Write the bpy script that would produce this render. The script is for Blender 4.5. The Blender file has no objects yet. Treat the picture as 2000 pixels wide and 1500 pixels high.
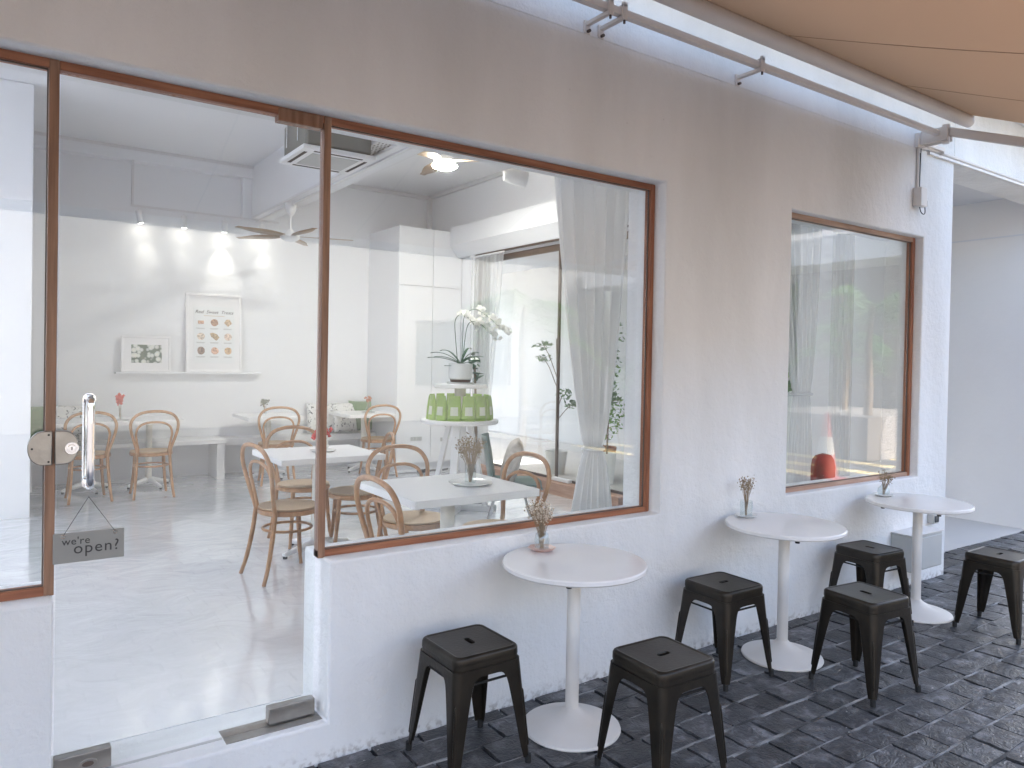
import bpy, bmesh, math, random
from math import sin, cos, pi, radians, atan2, sqrt
from mathutils import Vector, Matrix
random.seed(7)
S = bpy.context.scene
C = S.collection

# ---------------------------------------------------------------- camera
D, H = 2.85820624, 1.62
yaw, pitch, roll = 0.6083592018862815, 0.011311882993087129, -0.018540516829501322
f = Vector((sin(yaw)*cos(pitch), cos(yaw)*cos(pitch), -sin(pitch)))
r = Vector((cos(yaw), -sin(yaw), 0)); d = f.cross(r)
r2 = cos(roll)*r + sin(roll)*d; d2 = -sin(roll)*r + cos(roll)*d
cam = bpy.data.cameras.new("camera"); cam.sensor_width = 36
cam.lens = 36*1461.21/2000; cam.shift_y = -(750-719.25)/2000
cam.clip_start = 0.05; cam.clip_end = 500
co = bpy.data.objects.new("camera", cam); C.objects.link(co)
m = Matrix.Identity(4)
for i in range(3):
    m[i][0] = r2[i]; m[i][1] = -d2[i]; m[i][2] = -f[i]
m.translation = Vector((0, -D, H)); co.matrix_world = m
S.camera = co

# ---------------------------------------------------------------- light
S.view_settings.view_transform = 'Standard'; S.view_settings.look = 'None'
S.view_settings.gamma = 1; S.view_settings.exposure = 3.02
sun_dir = Vector((0.25, 0.74, 0.63)).normalized()       # towards the sun, behind the building
w = bpy.data.worlds.new("World"); S.world = w; w.use_nodes = True
nt = w.node_tree; bg = nt.nodes['Background']
sky = nt.nodes.new('ShaderNodeTexSky'); sky.sky_type = 'NISHITA'; sky.sun_disc = False
sky.sun_elevation = math.asin(sun_dir.z); sky.sun_rotation = atan2(sun_dir.x, sun_dir.y)
sky.dust_density = 7.0; sky.ozone_density = 0.15; sky.air_density = 1.0
nt.links.new(sky.outputs[0], bg.inputs[0]); bg.inputs[1].default_value = 0.15
sl = bpy.data.lights.new("sun", 'SUN'); sl.energy = 2.3; sl.angle = radians(0.6); sl.color = (1, .97, .93)
so = bpy.data.objects.new("sun", sl); C.objects.link(so)
so.rotation_euler = sun_dir.to_track_quat('Z', 'Y').to_euler(); so.location = (0, 5, 20)
S.cycles.transparent_max_bounces = 32; S.cycles.max_bounces = 12
S.cycles.diffuse_bounces = 6

# ---------------------------------------------------------------- materials
def nodes(name):
    m = bpy.data.materials.new(name); m.use_nodes = True
    t = m.node_tree; return m, t, t.nodes['Principled BSDF'], t.nodes['Material Output']
def pmat(name, col, rough=.5, metal=0., noise=None, bump=None, spec=None, coat=0, sheen=0, sub=0, emis=None):
    """noise=(scale, col2, contrast) mixes a second colour; bump=(scale, strength, detail, distance)"""
    m, t, p, o = nodes(name)
    p.inputs['Base Color'].default_value = (*col, 1); p.inputs['Roughness'].default_value = rough
    p.inputs['Metallic'].default_value = metal
    if spec is not None: p.inputs['Specular IOR Level'].default_value = spec
    if coat: p.inputs['Coat Weight'].default_value = coat
    if sheen: p.inputs['Sheen Weight'].default_value = sheen
    if emis: p.inputs['Emission Color'].default_value = (*emis[0], 1); p.inputs['Emission Strength'].default_value = emis[1]
    tc = t.nodes.new('ShaderNodeTexCoord')
    if noise:
        n = t.nodes.new('ShaderNodeTexNoise'); n.inputs['Scale'].default_value = noise[0]; n.inputs['Detail'].default_value = 5
        t.links.new(tc.outputs['Object'], n.inputs['Vector'])
        rp = t.nodes.new('ShaderNodeValToRGB')
        k = noise[2] if len(noise) > 2 else .2
        rp.color_ramp.elements[0].position = .5-k; rp.color_ramp.elements[1].position = .5+k
        rp.color_ramp.elements[0].color = (*col, 1); rp.color_ramp.elements[1].color = (*noise[1], 1)
        t.links.new(n.outputs['Fac'], rp.inputs['Fac']); t.links.new(rp.outputs['Color'], p.inputs['Base Color'])
    if bump:
        n = t.nodes.new('ShaderNodeTexNoise'); n.inputs['Scale'].default_value = bump[0]
        n.inputs['Detail'].default_value = bump[2] if len(bump) > 2 else 4
        t.links.new(tc.outputs['Object'], n.inputs['Vector'])
        b = t.nodes.new('ShaderNodeBump'); b.inputs['Strength'].default_value = bump[1]
        b.inputs['Distance'].default_value = bump[3] if len(bump) > 3 else .01
        t.links.new(n.outputs['Fac'], b.inputs['Height']); t.links.new(b.outputs['Normal'], p.inputs['Normal'])
    return m
def stucco():
    m, t, p, o = nodes('stucco'); p.inputs['Roughness'].default_value = .78
    p.inputs['Specular IOR Level'].default_value = .3
    tc = t.nodes.new('ShaderNodeTexCoord'); L = t.links.new
    def noise(sc, det=4, vec=None, rough=.5):
        n = t.nodes.new('ShaderNodeTexNoise'); n.inputs['Scale'].default_value = sc; n.inputs['Detail'].default_value = det
        n.inputs['Roughness'].default_value = rough
        L(vec or tc.outputs['Object'], n.inputs['Vector']); return n.outputs['Fac']
    mp = t.nodes.new('ShaderNodeMapping'); mp.inputs['Scale'].default_value = (1, 1, .25); L(tc.outputs['Object'], mp.inputs['Vector'])
    base = t.nodes.new('ShaderNodeValToRGB')
    base.color_ramp.elements[0].color = (.68, .69, .69, 1); base.color_ramp.elements[1].color = (.80, .815, .825, 1)
    base.color_ramp.elements[0].position = .3; base.color_ramp.elements[1].position = .6
    L(noise(1.6, 7, mp.outputs['Vector']), base.inputs['Fac'])
    # small dark chips
    v = t.nodes.new('ShaderNodeTexVoronoi'); v.inputs['Scale'].default_value = 5; L(tc.outputs['Object'], v.inputs['Vector'])
    lt = t.nodes.new('ShaderNodeMath'); lt.operation = 'LESS_THAN'; lt.inputs[1].default_value = .022; L(v.outputs['Distance'], lt.inputs[0])
    mul = t.nodes.new('ShaderNodeMath'); mul.operation = 'MULTIPLY'; mul.inputs[1].default_value = .22; L(lt.outputs[0], mul.inputs[0])
    mx = t.nodes.new('ShaderNodeMixRGB'); mx.inputs[2].default_value = (.30, .28, .27, 1); L(mul.outputs[0], mx.inputs[0]); L(base.outputs['Color'], mx.inputs[1])
    sx = t.nodes.new('ShaderNodeSeparateXYZ'); L(tc.outputs['Object'], sx.inputs[0])
    mr = t.nodes.new('ShaderNodeMapRange'); mr.inputs[1].default_value = .055; mr.inputs[2].default_value = 0; mr.inputs[3].default_value = 0; mr.inputs[4].default_value = 1; L(sx.outputs['Z'], mr.inputs[0])
    sp = t.nodes.new('ShaderNodeMapRange'); sp.inputs[1].default_value = .48; sp.inputs[2].default_value = .62; L(noise(30, 6), sp.inputs[0])
    ml = t.nodes.new('ShaderNodeMath'); ml.operation = 'MULTIPLY'; L(mr.outputs[0], ml.inputs[0]); L(sp.outputs[0], ml.inputs[1])
    m3 = t.nodes.new('ShaderNodeMixRGB'); m3.inputs[2].default_value = (.42, .41, .40, 1); L(ml.outputs[0], m3.inputs[0]); L(mx.outputs[0], m3.inputs[1])
    L(m3.outputs[0], p.inputs['Base Color'])
    a = noise(14, 8, None, .6); b = noise(70, 3)
    ad = t.nodes.new('ShaderNodeMath'); ad.operation = 'MULTIPLY_ADD'; ad.inputs[1].default_value = .22; L(b, ad.inputs[0]); L(a, ad.inputs[2])
    bp = t.nodes.new('ShaderNodeBump'); bp.inputs['Strength'].default_value = .75; bp.inputs['Distance'].default_value = .013
    L(ad.outputs[0], bp.inputs['Height']); L(bp.outputs['Normal'], p.inputs['Normal'])
    return m
def wood(name, c1, c2, scale=18, rough=.45, axis=(1, 1, .06), coat=0):
    m, t, p, o = nodes(name); L = t.links.new
    tc = t.nodes.new('ShaderNodeTexCoord'); mp = t.nodes.new('ShaderNodeMapping'); mp.inputs['Scale'].default_value = axis
    L(tc.outputs['Object'], mp.inputs['Vector'])
    n = t.nodes.new('ShaderNodeTexNoise'); n.inputs['Scale'].default_value = scale*3; n.inputs['Detail'].default_value = 6; L(mp.outputs['Vector'], n.inputs['Vector'])
    rp = t.nodes.new('ShaderNodeValToRGB'); rp.color_ramp.elements[0].color = (*c1, 1); rp.color_ramp.elements[1].color = (*c2, 1)
    rp.color_ramp.elements[0].position = .35; rp.color_ramp.elements[1].position = .68
    L(n.outputs['Fac'], rp.inputs['Fac']); L(rp.outputs['Color'], p.inputs['Base Color']); p.inputs['Roughness'].default_value = rough
    if coat: p.inputs['Coat Weight'].default_value = coat; p.inputs['Coat Roughness'].default_value = .2
    b = t.nodes.new('ShaderNodeBump'); b.inputs['Strength'].default_value = .15; b.inputs['Distance'].default_value = .003
    L(n.outputs['Fac'], b.inputs['Height']); L(b.outputs['Normal'], p.inputs['Normal'])
    return m
def glass(name, tint=(.965, .98, .972), f0=.045):
    m, t, p, o = nodes(name); L = t.links.new; t.nodes.remove(p)
    g = t.nodes.new('ShaderNodeNewGeometry'); dt = t.nodes.new('ShaderNodeVectorMath'); dt.operation = 'DOT_PRODUCT'
    L(g.outputs['Normal'], dt.inputs[0]); L(g.outputs['Incoming'], dt.inputs[1])
    def mth(op, a, b=None):
        n = t.nodes.new('ShaderNodeMath'); n.operation = op
        for i, x in enumerate((a, b)):
            if x is None: continue
            if isinstance(x, (int, float)): n.inputs[i].default_value = x
            else: L(x, n.inputs[i])
        return n.outputs[0]
    c = mth('ABSOLUTE', dt.outputs['Value']); fr = mth('POWER', mth('SUBTRACT', 1.0, c), 5.0)
    fr = mth('ADD', mth('MULTIPLY', fr, 1-f0), f0)
    tr = t.nodes.new('ShaderNodeBsdfTransparent'); tr.inputs[0].default_value = (*tint, 1)
    gl = t.nodes.new('ShaderNodeBsdfGlossy'); gl.inputs['Roughness'].default_value = 0; gl.inputs[0].default_value = (1, 1, 1, 1)
    mx = t.nodes.new('ShaderNodeMixShader'); L(fr, mx.inputs[0]); L(tr.outputs[0], mx.inputs[1]); L(gl.outputs[0], mx.inputs[2])
    L(mx.outputs[0], o.inputs['Surface']); return m
def cloth(name, col, trans=.4, open_=0.0, bump=None):
    m, t, p, o = nodes(name); L = t.links.new; t.nodes.remove(p)
    df = t.nodes.new('ShaderNodeBsdfDiffuse'); df.inputs[0].default_value = (*col, 1)
    tl = t.nodes.new('ShaderNodeBsdfTranslucent'); tl.inputs[0].default_value = (*col, 1)
    mx = t.nodes.new('ShaderNodeMixShader'); mx.inputs[0].default_value = trans; L(df.outputs[0], mx.inputs[1]); L(tl.outputs[0], mx.inputs[2])
    last = mx
    if open_:
        tr = t.nodes.new('ShaderNodeBsdfTransparent'); m2 = t.nodes.new('ShaderNodeMixShader'); m2.inputs[0].default_value = open_
        L(mx.outputs[0], m2.inputs[1]); L(tr.outputs[0], m2.inputs[2]); last = m2
    if bump:
        tc = t.nodes.new('ShaderNodeTexCoord'); n = t.nodes.new('ShaderNodeTexNoise'); n.inputs['Scale'].default_value = bump[0]
        L(tc.outputs['Object'], n.inputs['Vector']); b = t.nodes.new('ShaderNodeBump'); b.inputs['Strength'].default_value = bump[1]; b.inputs['Distance'].default_value = .01
        L(n.outputs['Fac'], b.inputs['Height']); L(b.outputs['Normal'], df.inputs['Normal'])
    L(last.outputs[0], o.inputs['Surface']); return m
def speckle(name, base, dark, scale, thr):
    m, t, p, o = nodes(name); L = t.links.new; tc = t.nodes.new('ShaderNodeTexCoord')
    n = t.nodes.new('ShaderNodeTexNoise'); n.inputs['Scale'].default_value = scale; n.inputs['Detail'].default_value = 2; n.inputs['Distortion'].default_value = 1.5
    L(tc.outputs['Object'], n.inputs['Vector']); rp = t.nodes.new('ShaderNodeValToRGB'); rp.color_ramp.elements[0].position = thr; rp.color_ramp.elements[1].position = thr+.03
    rp.color_ramp.elements[0].color = (*base, 1); rp.color_ramp.elements[1].color = (*dark, 1)
    L(n.outputs['Fac'], rp.inputs['Fac']); L(rp.outputs[0], p.inputs['Base Color']); p.inputs['Roughness'].default_value = .9
    return m

M = dict(
 stucco=stucco(),
 inwall=pmat('interior_paint', (.80, .815, .84), .55, bump=(9, .06, 5)),
 plaster=pmat('plaster', (.72, .74, .78), .7, noise=(2, (.67, .69, .73), .3), bump=(20, .15)),
 courtdim=pmat('dimmed_courtyard_render', (.58, .585, .59), .75, noise=(1.5, (.60, .61, .63), .3), bump=(14, .2)),  # courtyard render, colour darkened to tone down the strong daylight there
 whiterender=pmat('brightened_render', (.82, .81, .80), .75, noise=(1.3, (.76, .75, .75), .3), bump=(18, .2)),  # same wall's render, colour lightened to make up for the shaded recess
 courtwall=pmat('courtyard_render', (.74, .74, .745), .75, noise=(1.5, (.64, .64, .655), .3), bump=(14, .2)),
 ceiling=pmat('ceiling_paint', (.80, .81, .83), .7, bump=(6, .05)),
 trunk=pmat('trunking_plastic', (.70, .70, .71), .4),
 wood=wood('window_wood', (.22, .075, .035), (.36, .15, .075)),
 woodx=wood('window_wood_rail', (.22, .075, .035), (.36, .15, .075), axis=(.06, 1, 1)),
 woodpale=wood('sunbleached_rail_wood', (.32, .19, .13), (.48, .32, .24), axis=(.06, 1, 1)),
 woodpost=wood('weathered_post_wood', (.19, .10, .06), (.33, .19, .12)),
 glass=glass('window_glass', f0=.055),
 steel=pmat('brushed_steel', (.42, .40, .37), .34, .85, noise=(14, (.30, .28, .25), .3), bump=(60, .08)),
 chrome=pmat('chrome', (.85, .85, .85), .06, 1.0),
 black=pmat('black_rubber', (.015, .015, .015), .6),
 stool=pmat('gunmetal_paint', (.019, .015, .011), .32, .5, noise=(9, (.036, .029, .021), .22), bump=(70, .08)),
 stooldark=pmat('stool_underside', (.012, .011, .010), .6, .2),
 table=pmat('table_laminate', (.82, .81, .80), .20, noise=(4, (.76, .75, .74), .3), bump=(3, .03, 3, .02)),
 cream=pmat('cream_powder_coat', (.78, .76, .73), .42, noise=(6, (.72, .69, .65), .25)),
 intable=pmat('white_table_laminate', (.78, .78, .78), .3),
 inleg=pmat('ivory_pedestal', (.70, .68, .62), .45),
 bent=wood('bentwood', (.33, .165, .07), (.45, .25, .12), scale=10, rough=.38, axis=(1, 1, .3), coat=.3),
 seat=pmat('seat_plywood', (.44, .31, .19), .5, noise=(8, (.50, .37, .24), .3)),
 canvas=cloth('awning_canvas', (.60, .455, .335), .52, 0, (120, .1)),
 seam=pmat('canvas_seam', (.30, .19, .12), .9),
 awnmetal=pmat('awning_metal', (.74, .70, .67), .45, noise=(4, (.68, .63, .59), .3)),
 curtain=cloth('curtain_sheer', (.82, .83, .84), .45, .03),
 sheer=cloth('curtain_voile', (.80, .81, .82), .5, .5),
 signgrey=pmat('sign_slate', (.27, .27, .255), .75, noise=(8, (.32, .32, .30), .3)),
 ink=pmat('sign_ink', (.05, .05, .05), .7),
 pinkglaze=pmat('blush_glaze', (.62, .42, .36), .3),
 whiteglaze=pmat('white_glaze', (.78, .78, .76), .22),
 brownglaze=pmat('brown_glaze', (.10, .045, .03), .4),
 opal=cloth('opal_acrylic', (.80, .84, .92), .75),  # diffusing sheet for the added skylight
 vase=glass('vase_glass', (.93, .95, .95), .07),
 twig=pmat('dry_twig', (.30, .22, .14), .8),
 drybuff=pmat('dry_buff_flower', (.60, .52, .42), .8), drybrown=pmat('dry_brown_flower', (.30, .23, .14), .8),
 drygrey=pmat('dry_grey_flower', (.16, .18, .15), .8),
 rose=pmat('rose_petals', (.62, .09, .07), .6), redflower=pmat('red_petals', (.55, .03, .03), .6), orangefl=pmat('orange_petals', (.50, .20, .11), .6),
 orchid=cloth('orchid_petals', (.88, .88, .85), .4), orchidleaf=pmat('orchid_leaf', (.025, .085, .035), .35),
 leaf=pmat('leaf_green', (.05, .12, .035), .5, noise=(3, (.10, .20, .06), .2)),
 leaflight=cloth('leaf_light_green', (.16, .30, .08), .5),  # lighter, translucent leaf green
 palmleaf=cloth('palm_leaf', (.10, .20, .07), .4),
 bark=pmat('bark', (.13, .09, .06), .9, noise=(9, (.20, .15, .10), .2), bump=(20, .5)),
 terracotta=pmat('terracotta', (.38, .17, .10), .8), concretepot=pmat('concrete_pot', (.55, .56, .56), .8, bump=(20, .2)),
 pouch=pmat('green_pouch_film', (.17, .32, .03), .3, noise=(7, (.25, .42, .05), .2), bump=(14, .5, 3, .02)),
 redfabric=pmat('dull_red_fabric', (.17, .026, .018), .8, noise=(6, (.13, .02, .014), .3)),
 label=pmat('pouch_label', (.55, .62, .48), .5),
 greenvelvet=pmat('green_corduroy', (.15, .24, .12), .9, sheen=.5), 
 floral=speckle('floral_linen', (.72, .72, .70), (.12, .13, .13), 22, .60),
 cream_cushion=pmat('cream_lace', (.62, .58, .53), .9, noise=(30, (.50, .46, .41), .1), bump=(60, .4)),
 greenchair=pmat('sage_plastic', (.13, .19, .17), .4), thinsteel=pmat('thin_steel_leg', (.45, .45, .45), .3, .9),
 acgrey=pmat('galvanised_grey', (.22, .22, .20), .5, .3), acwhite=pmat('ac_white', (.80, .80, .80), .4), duct=pmat('duct_foam', (.05, .05, .045), .9),
 fanwood=wood('fan_blade_wood', (.33, .25, .18), (.42, .33, .25), axis=(.1, 1, 1)),
 frame=pmat('white_picture_frame', (.82, .82, .83), .4), paper=pmat('print_paper', (.76, .78, .79), .6), mount=pmat('mount_board', (.80, .80, .81), .7),
 plinth=wood('brick_toned_plinth', (.34, .20, .14), (.46, .30, .22), scale=12, rough=.7, axis=(1, .1, 1)),
 darkframe=pmat('dark_aluminium', (.10, .075, .06), .45),
 cabinet=pmat('cabinet_laminate', (.77, .785, .81), .35), gap=pmat('seam_shadow_gap', (.35, .35, .36), .8),
 courtfloor=pmat('courtyard_concrete', (.60, .58, .56), .65, noise=(1.2, (.52, .50, .49), .3), bump=(20, .1)),
 asphalt=pmat('asphalt', (.06, .06, .065), .85, noise=(3, (.085, .085, .09), .3), bump=(60, .3)),
 yellow=pmat('road_paint_yellow', (.62, .50, .24), .7), greywall=pmat('grey_render', (.20, .185, .18), .8, bump=(10, .2)),
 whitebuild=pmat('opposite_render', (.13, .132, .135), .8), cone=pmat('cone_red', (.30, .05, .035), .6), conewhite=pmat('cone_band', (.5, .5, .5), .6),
 darkglass=pmat('dark_window', (.04, .05, .055), .08),
 meter=pmat('meter_box_grey', (.52, .53, .52), .55, noise=(4, (.46, .47, .46), .3)), pvc=pmat('pvc_white', (.70, .68, .66), .45),
 cable=pmat('black_cable', (.02, .02, .025), .5), card=pmat('cardboard', (.42, .29, .18), .85),
 lampglow=pmat('lamp_glow', (.9, .9, .9), .4, emis=((1, .93, .82), 14)),
 spotglow=pmat('spot_lens', (.9, .9, .9), .4, emis=((1, .93, .82), 8)),
 skin=pmat('skin', (.48, .30, .22), .6), shirt=pmat('white_shirt', (.75, .75, .77), .9), hair=pmat('dark_hair', (.03, .02, .015), .6),
)
def tile_mat():
    m, t, p, o = nodes('riven_slate'); L = t.links.new
    tc = t.nodes.new('ShaderNodeTexCoord'); at = t.nodes.new('ShaderNodeAttribute'); at.attribute_name = 'shade'
    n = t.nodes.new('ShaderNodeTexNoise'); n.inputs['Scale'].default_value = 9; n.inputs['Detail'].default_value = 8; n.inputs['Roughness'].default_value = .65; L(tc.outputs['Object'], n.inputs['Vector'])
    rp = t.nodes.new('ShaderNodeValToRGB'); e = rp.color_ramp.elements
    e[0].position = .32; e[0].color = (.034, .034, .036, 1); e[1].position = .68; e[1].color = (.20, .20, .205, 1)
    x = rp.color_ramp.elements.new(.52); x.color = (.066, .067, .070, 1)
    L(n.outputs['Fac'], rp.inputs['Fac'])
    mu = t.nodes.new('ShaderNodeMixRGB'); mu.blend_type = 'MULTIPLY'; mu.inputs[0].default_value = 1; L(rp.outputs[0], mu.inputs[1]); L(at.outputs['Color'], mu.inputs[2])
    L(mu.outputs[0], p.inputs['Base Color'])
    rr = t.nodes.new('ShaderNodeMapRange'); rr.inputs[3].default_value = .27; rr.inputs[4].default_value = .52; L(n.outputs['Fac'], rr.inputs[0]); L(rr.outputs[0], p.inputs['Roughness'])
    n2 = t.nodes.new('ShaderNodeTexNoise'); n2.inputs['Scale'].default_value = 13; n2.inputs['Detail'].default_value = 6; n2.inputs['Distortion'].default_value = 1.8; L(tc.outputs['Object'], n2.inputs['Vector'])
    v = t.nodes.new('ShaderNodeTexVoronoi'); v.inputs['Scale'].default_value = 11; v.feature = 'F1'; L(n2.outputs['Color'], v.inputs['Vector'])
    v.inputs['Scale'].default_value = 5
    ad = t.nodes.new('ShaderNodeMath'); ad.operation = 'MULTIPLY_ADD'; ad.inputs[1].default_value = .5; L(v.outputs['Distance'], ad.inputs[0]); L(n2.outputs['Fac'], ad.inputs[2])
    b = t.nodes.new('ShaderNodeBump'); b.inputs['Strength'].default_value = .6; b.inputs['Distance'].default_value = .016; L(ad.outputs[0], b.inputs['Height']); L(b.outputs['Normal'], p.inputs['Normal'])
    return m
M['slate'] = tile_mat()
M['grout'] = pmat('grout', (.36, .36, .36), .9, noise=(5, (.05, .05, .05), .12), bump=(60, .5)); M['darkjoint'] = pmat('dark_joint', (.018, .018, .02), .95)
def floor_mat():
    m, t, p, o = nodes('epoxy_floor'); L = t.links.new; tc = t.nodes.new('ShaderNodeTexCoord')
    n = t.nodes.new('ShaderNodeTexNoise'); n.inputs['Scale'].default_value = .7; n.inputs['Detail'].default_value = 4; L(tc.outputs['Object'], n.inputs['Vector'])
    rp = t.nodes.new('ShaderNodeValToRGB'); rp.color_ramp.elements[0].color = (.80, .81, .83, 1); rp.color_ramp.elements[1].color = (.72, .73, .75, 1)
    rp.color_ramp.elements[0].position = .4; rp.color_ramp.elements[1].position = .65
    L(n.outputs['Fac'], rp.inputs['Fac']); L(rp.outputs[0], p.inputs['Base Color'])
    p.inputs['Roughness'].default_value = .10; p.inputs['Specular IOR Level'].default_value = .8; p.inputs['Coat Weight'].default_value = 1; p.inputs['Coat Roughness'].default_value = .06
    n2 = t.nodes.new('ShaderNodeTexNoise'); n2.inputs['Scale'].default_value = 3.2; n2.inputs['Detail'].default_value = 7; n2.inputs['Distortion'].default_value = .8; L(tc.outputs['Object'], n2.inputs['Vector'])
    b = t.nodes.new('ShaderNodeBump'); b.inputs['Strength'].default_value = .22; b.inputs['Distance'].default_value = .03; L(n2.outputs['Fac'], b.inputs['Height']); L(b.outputs['Normal'], p.inputs['Normal'])
    L(b.outputs['Normal'], p.inputs['Coat Normal'])
    return m
M['epoxy'] = floor_mat()

# ---------------------------------------------------------------- mesh helpers
class B:
    def __init__(s): s.v = []; s.f = []
    def add(s, vs, fs):
        o = len(s.v); s.v += [tuple(v) for v in vs]; s.f += [tuple(o+i for i in f) for f in fs]; return s
    def box(s, x0, x1, y0, y1, z0, z1):
        vs = [(x, y, z) for z in (z0, z1) for y in (y0, y1) for x in (x0, x1)]
        return s.add(vs, [(0, 2, 3, 1), (4, 5, 7, 6), (0, 1, 5, 4), (2, 6, 7, 3), (0, 4, 6, 2), (1, 3, 7, 5)])
    def cbox(s, c, sx, sy, sz, M_=None):
        o = len(s.v); s.box(-sx/2, sx/2, -sy/2, sy/2, -sz/2, sz/2); T = M_ or Matrix.Identity(3)
        for i in range(o, len(s.v)): s.v[i] = tuple(T @ Vector(s.v[i]) + Vector(c))
        return s
    def prism(s, poly, z0, z1):
        n = len(poly); vs = [(x, y, z0) for x, y in poly] + [(x, y, z1) for x, y in poly]
        return s.add(vs, [tuple(range(n-1, -1, -1)), tuple(range(n, 2*n))] + [(i, (i+1) % n, n+(i+1) % n, n+i) for i in range(n)])
    def lathe(s, prof, c=(0, 0, 0), n=40, cap=True):
        vs = []; fs = []; k = len(prof)
        for j in range(n):
            a = 2*pi*j/n
            for rr, z in prof: vs.append((c[0]+rr*cos(a), c[1]+rr*sin(a), c[2]+z))
        for j in range(n):
            for i in range(k-1):
                a, b = j*k+i, ((j+1) % n)*k+i; fs.append((a, b, b+1, a+1))
        if cap:
            if prof[0][0] > 1e-5: fs.append(tuple(j*k for j in reversed(range(n))))
            if prof[-1][0] > 1e-5: fs.append(tuple(j*k+k-1 for j in range(n)))
        return s.add(vs, fs)
    def tube(s, pts, rad, n=10, closed=False, cap=True, flat=1.0):
        pts = [Vector(p) for p in pts]; N = len(pts)
        rads = rad if isinstance(rad, (list, tuple)) else [rad]*N
        tan = []
        for i in range(N):
            a = pts[i-1] if (i > 0 or closed) else pts[0]; b = pts[(i+1) % N] if (i < N-1 or closed) else pts[-1]
            tan.append((b-a).normalized())
        up = Vector((0, 0, 1)) if abs(tan[0].z) < .9 else Vector((0, 1, 0))
        nx = (up - tan[0]*up.dot(tan[0])).normalized(); vs = []; fs = []
        for i in range(N):
            nx = (nx - tan[i]*nx.dot(tan[i])).normalized(); ny = tan[i].cross(nx)
            for j in range(n):
                a = 2*pi*j/n; vs.append(pts[i] + rads[i]*(cos(a)*nx + sin(a)*ny*flat))
        for i in range(N if closed else N-1):
            for j in range(n):
                a, b = i*n+j, i*n+(j+1) % n; c_, d_ = ((i+1) % N)*n+(j+1) % n, ((i+1) % N)*n+j; fs.append((a, b, c_, d_))
        if cap and not closed: fs.append(tuple(reversed(range(n)))); fs.append(tuple((N-1)*n+j for j in range(n)))
        return s.add(vs, fs)
    def cyl(s, a, b, rad, n=20): return s.tube([a, b], rad, n)
    def quad(s, a, b, c, d): return s.add([a, b, c, d], [(0, 1, 2, 3)])
    def loft(s, rings, close=True, cap0=False, cap1=False):
        n = len(rings[0]); vs = [p for rg in rings for p in rg]; fs = []
        for i in range(len(rings)-1):
            for j in range(n if close else n-1):
                fs.append((i*n+j, i*n+(j+1) % n, (i+1)*n+(j+1) % n, (i+1)*n+j))
        if cap0: fs.append(tuple(reversed(range(n))))
        if cap1: fs.append(tuple((len(rings)-1)*n+j for j in range(n)))
        return s.add(vs, fs)
def smooth_pts(pts, k=4):
    """Catmull-Rom"""
    P = [Vector(p) for p in pts]; out = []
    for i in range(len(P)-1):
        p0 = P[max(i-1, 0)]; p1 = P[i]; p2 = P[i+1]; p3 = P[min(i+2, len(P)-1)]
        for j in range(k):
            t = j/k; out.append(.5*((2*p1)+(-p0+p2)*t+(2*p0-5*p1+4*p2-p3)*t*t+(-p0+3*p1-3*p2+p3)*t**3))
    out.append(P[-1]); return out
def obj(name, b, mat, parent=None, smooth=False, bevel=0, solid=0, kind=None, fix=True, angle=40):
    me = bpy.data.meshes.new(name)
    if isinstance(b, B): me.from_pydata(b.v, [], b.f)
    else: me = b
    me.materials.append(M[mat] if isinstance(mat, str) else mat)
    if fix:
        bm = bmesh.new(); bm.from_mesh(me); bmesh.ops.recalc_face_normals(bm, faces=bm.faces); bm.to_mesh(me); bm.free()
    if smooth:
        for p in me.polygons: p.use_smooth = True
        me.set_sharp_from_angle(angle=radians(angle))
    o = bpy.data.objects.new(name, me); C.objects.link(o)
    if parent: o.parent = parent
    if solid: md = o.modifiers.new('s', 'SOLIDIFY'); md.thickness = solid; md.offset = 0
    if bevel:
        md = o.modifiers.new('b', 'BEVEL'); md.width = bevel; md.segments = 2; md.limit_method = 'ANGLE'; md.angle_limit = radians(40)
        for p in me.polygons: p.use_smooth = True
        me.set_sharp_from_angle(angle=radians(35))
        md.harden_normals = False
    if kind: o['kind'] = kind
    return o
def tag(o, label, cat, group=None):
    o['label'] = label; o['category'] = cat
    if group: o['group'] = group
    return o
def thing(name, label, cat, loc=(0, 0, 0), rot=0, group=None):
    o = bpy.data.objects.new(name, None); C.objects.link(o); o.location = loc; o.rotation_euler = (0, 0, rot)
    o.empty_display_size = .1
    return tag(o, label, cat, group)
def struct(name, b, mat, **k): return obj(name, b, mat, kind='structure', **k)
def kids(o): return [c for c in bpy.data.objects if c.parent == o]
def copy_tree(o, parent=None):
    c = o.copy(); C.objects.link(c)
    if parent: c.parent = parent
    for ch in kids(o): copy_tree(ch, c)
    return c
def place(o, loc, rot=0, label=None):
    o.location = loc; o.rotation_euler = (0, 0, rot)
    if label: o['label'] = label
    return o
def text_mesh(body, size, mat, parent, name, M_, ext=.0006, shear=0, align='CENTER', spacing=1):
    cu = bpy.data.curves.new('t', 'FONT'); cu.body = body; cu.size = size; cu.extrude = ext; cu.shear = shear; cu.align_x = align; cu.space_character = spacing
    cu.resolution_u = 3
    to = bpy.data.objects.new('t', cu); C.objects.link(to); dg = bpy.context.evaluated_depsgraph_get(); dg.update()
    me = bpy.data.meshes.new_from_object(to.evaluated_get(dg)); bpy.data.objects.remove(to)
    me.transform(M_); return obj(name, me, mat, parent, fix=False)
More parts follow.
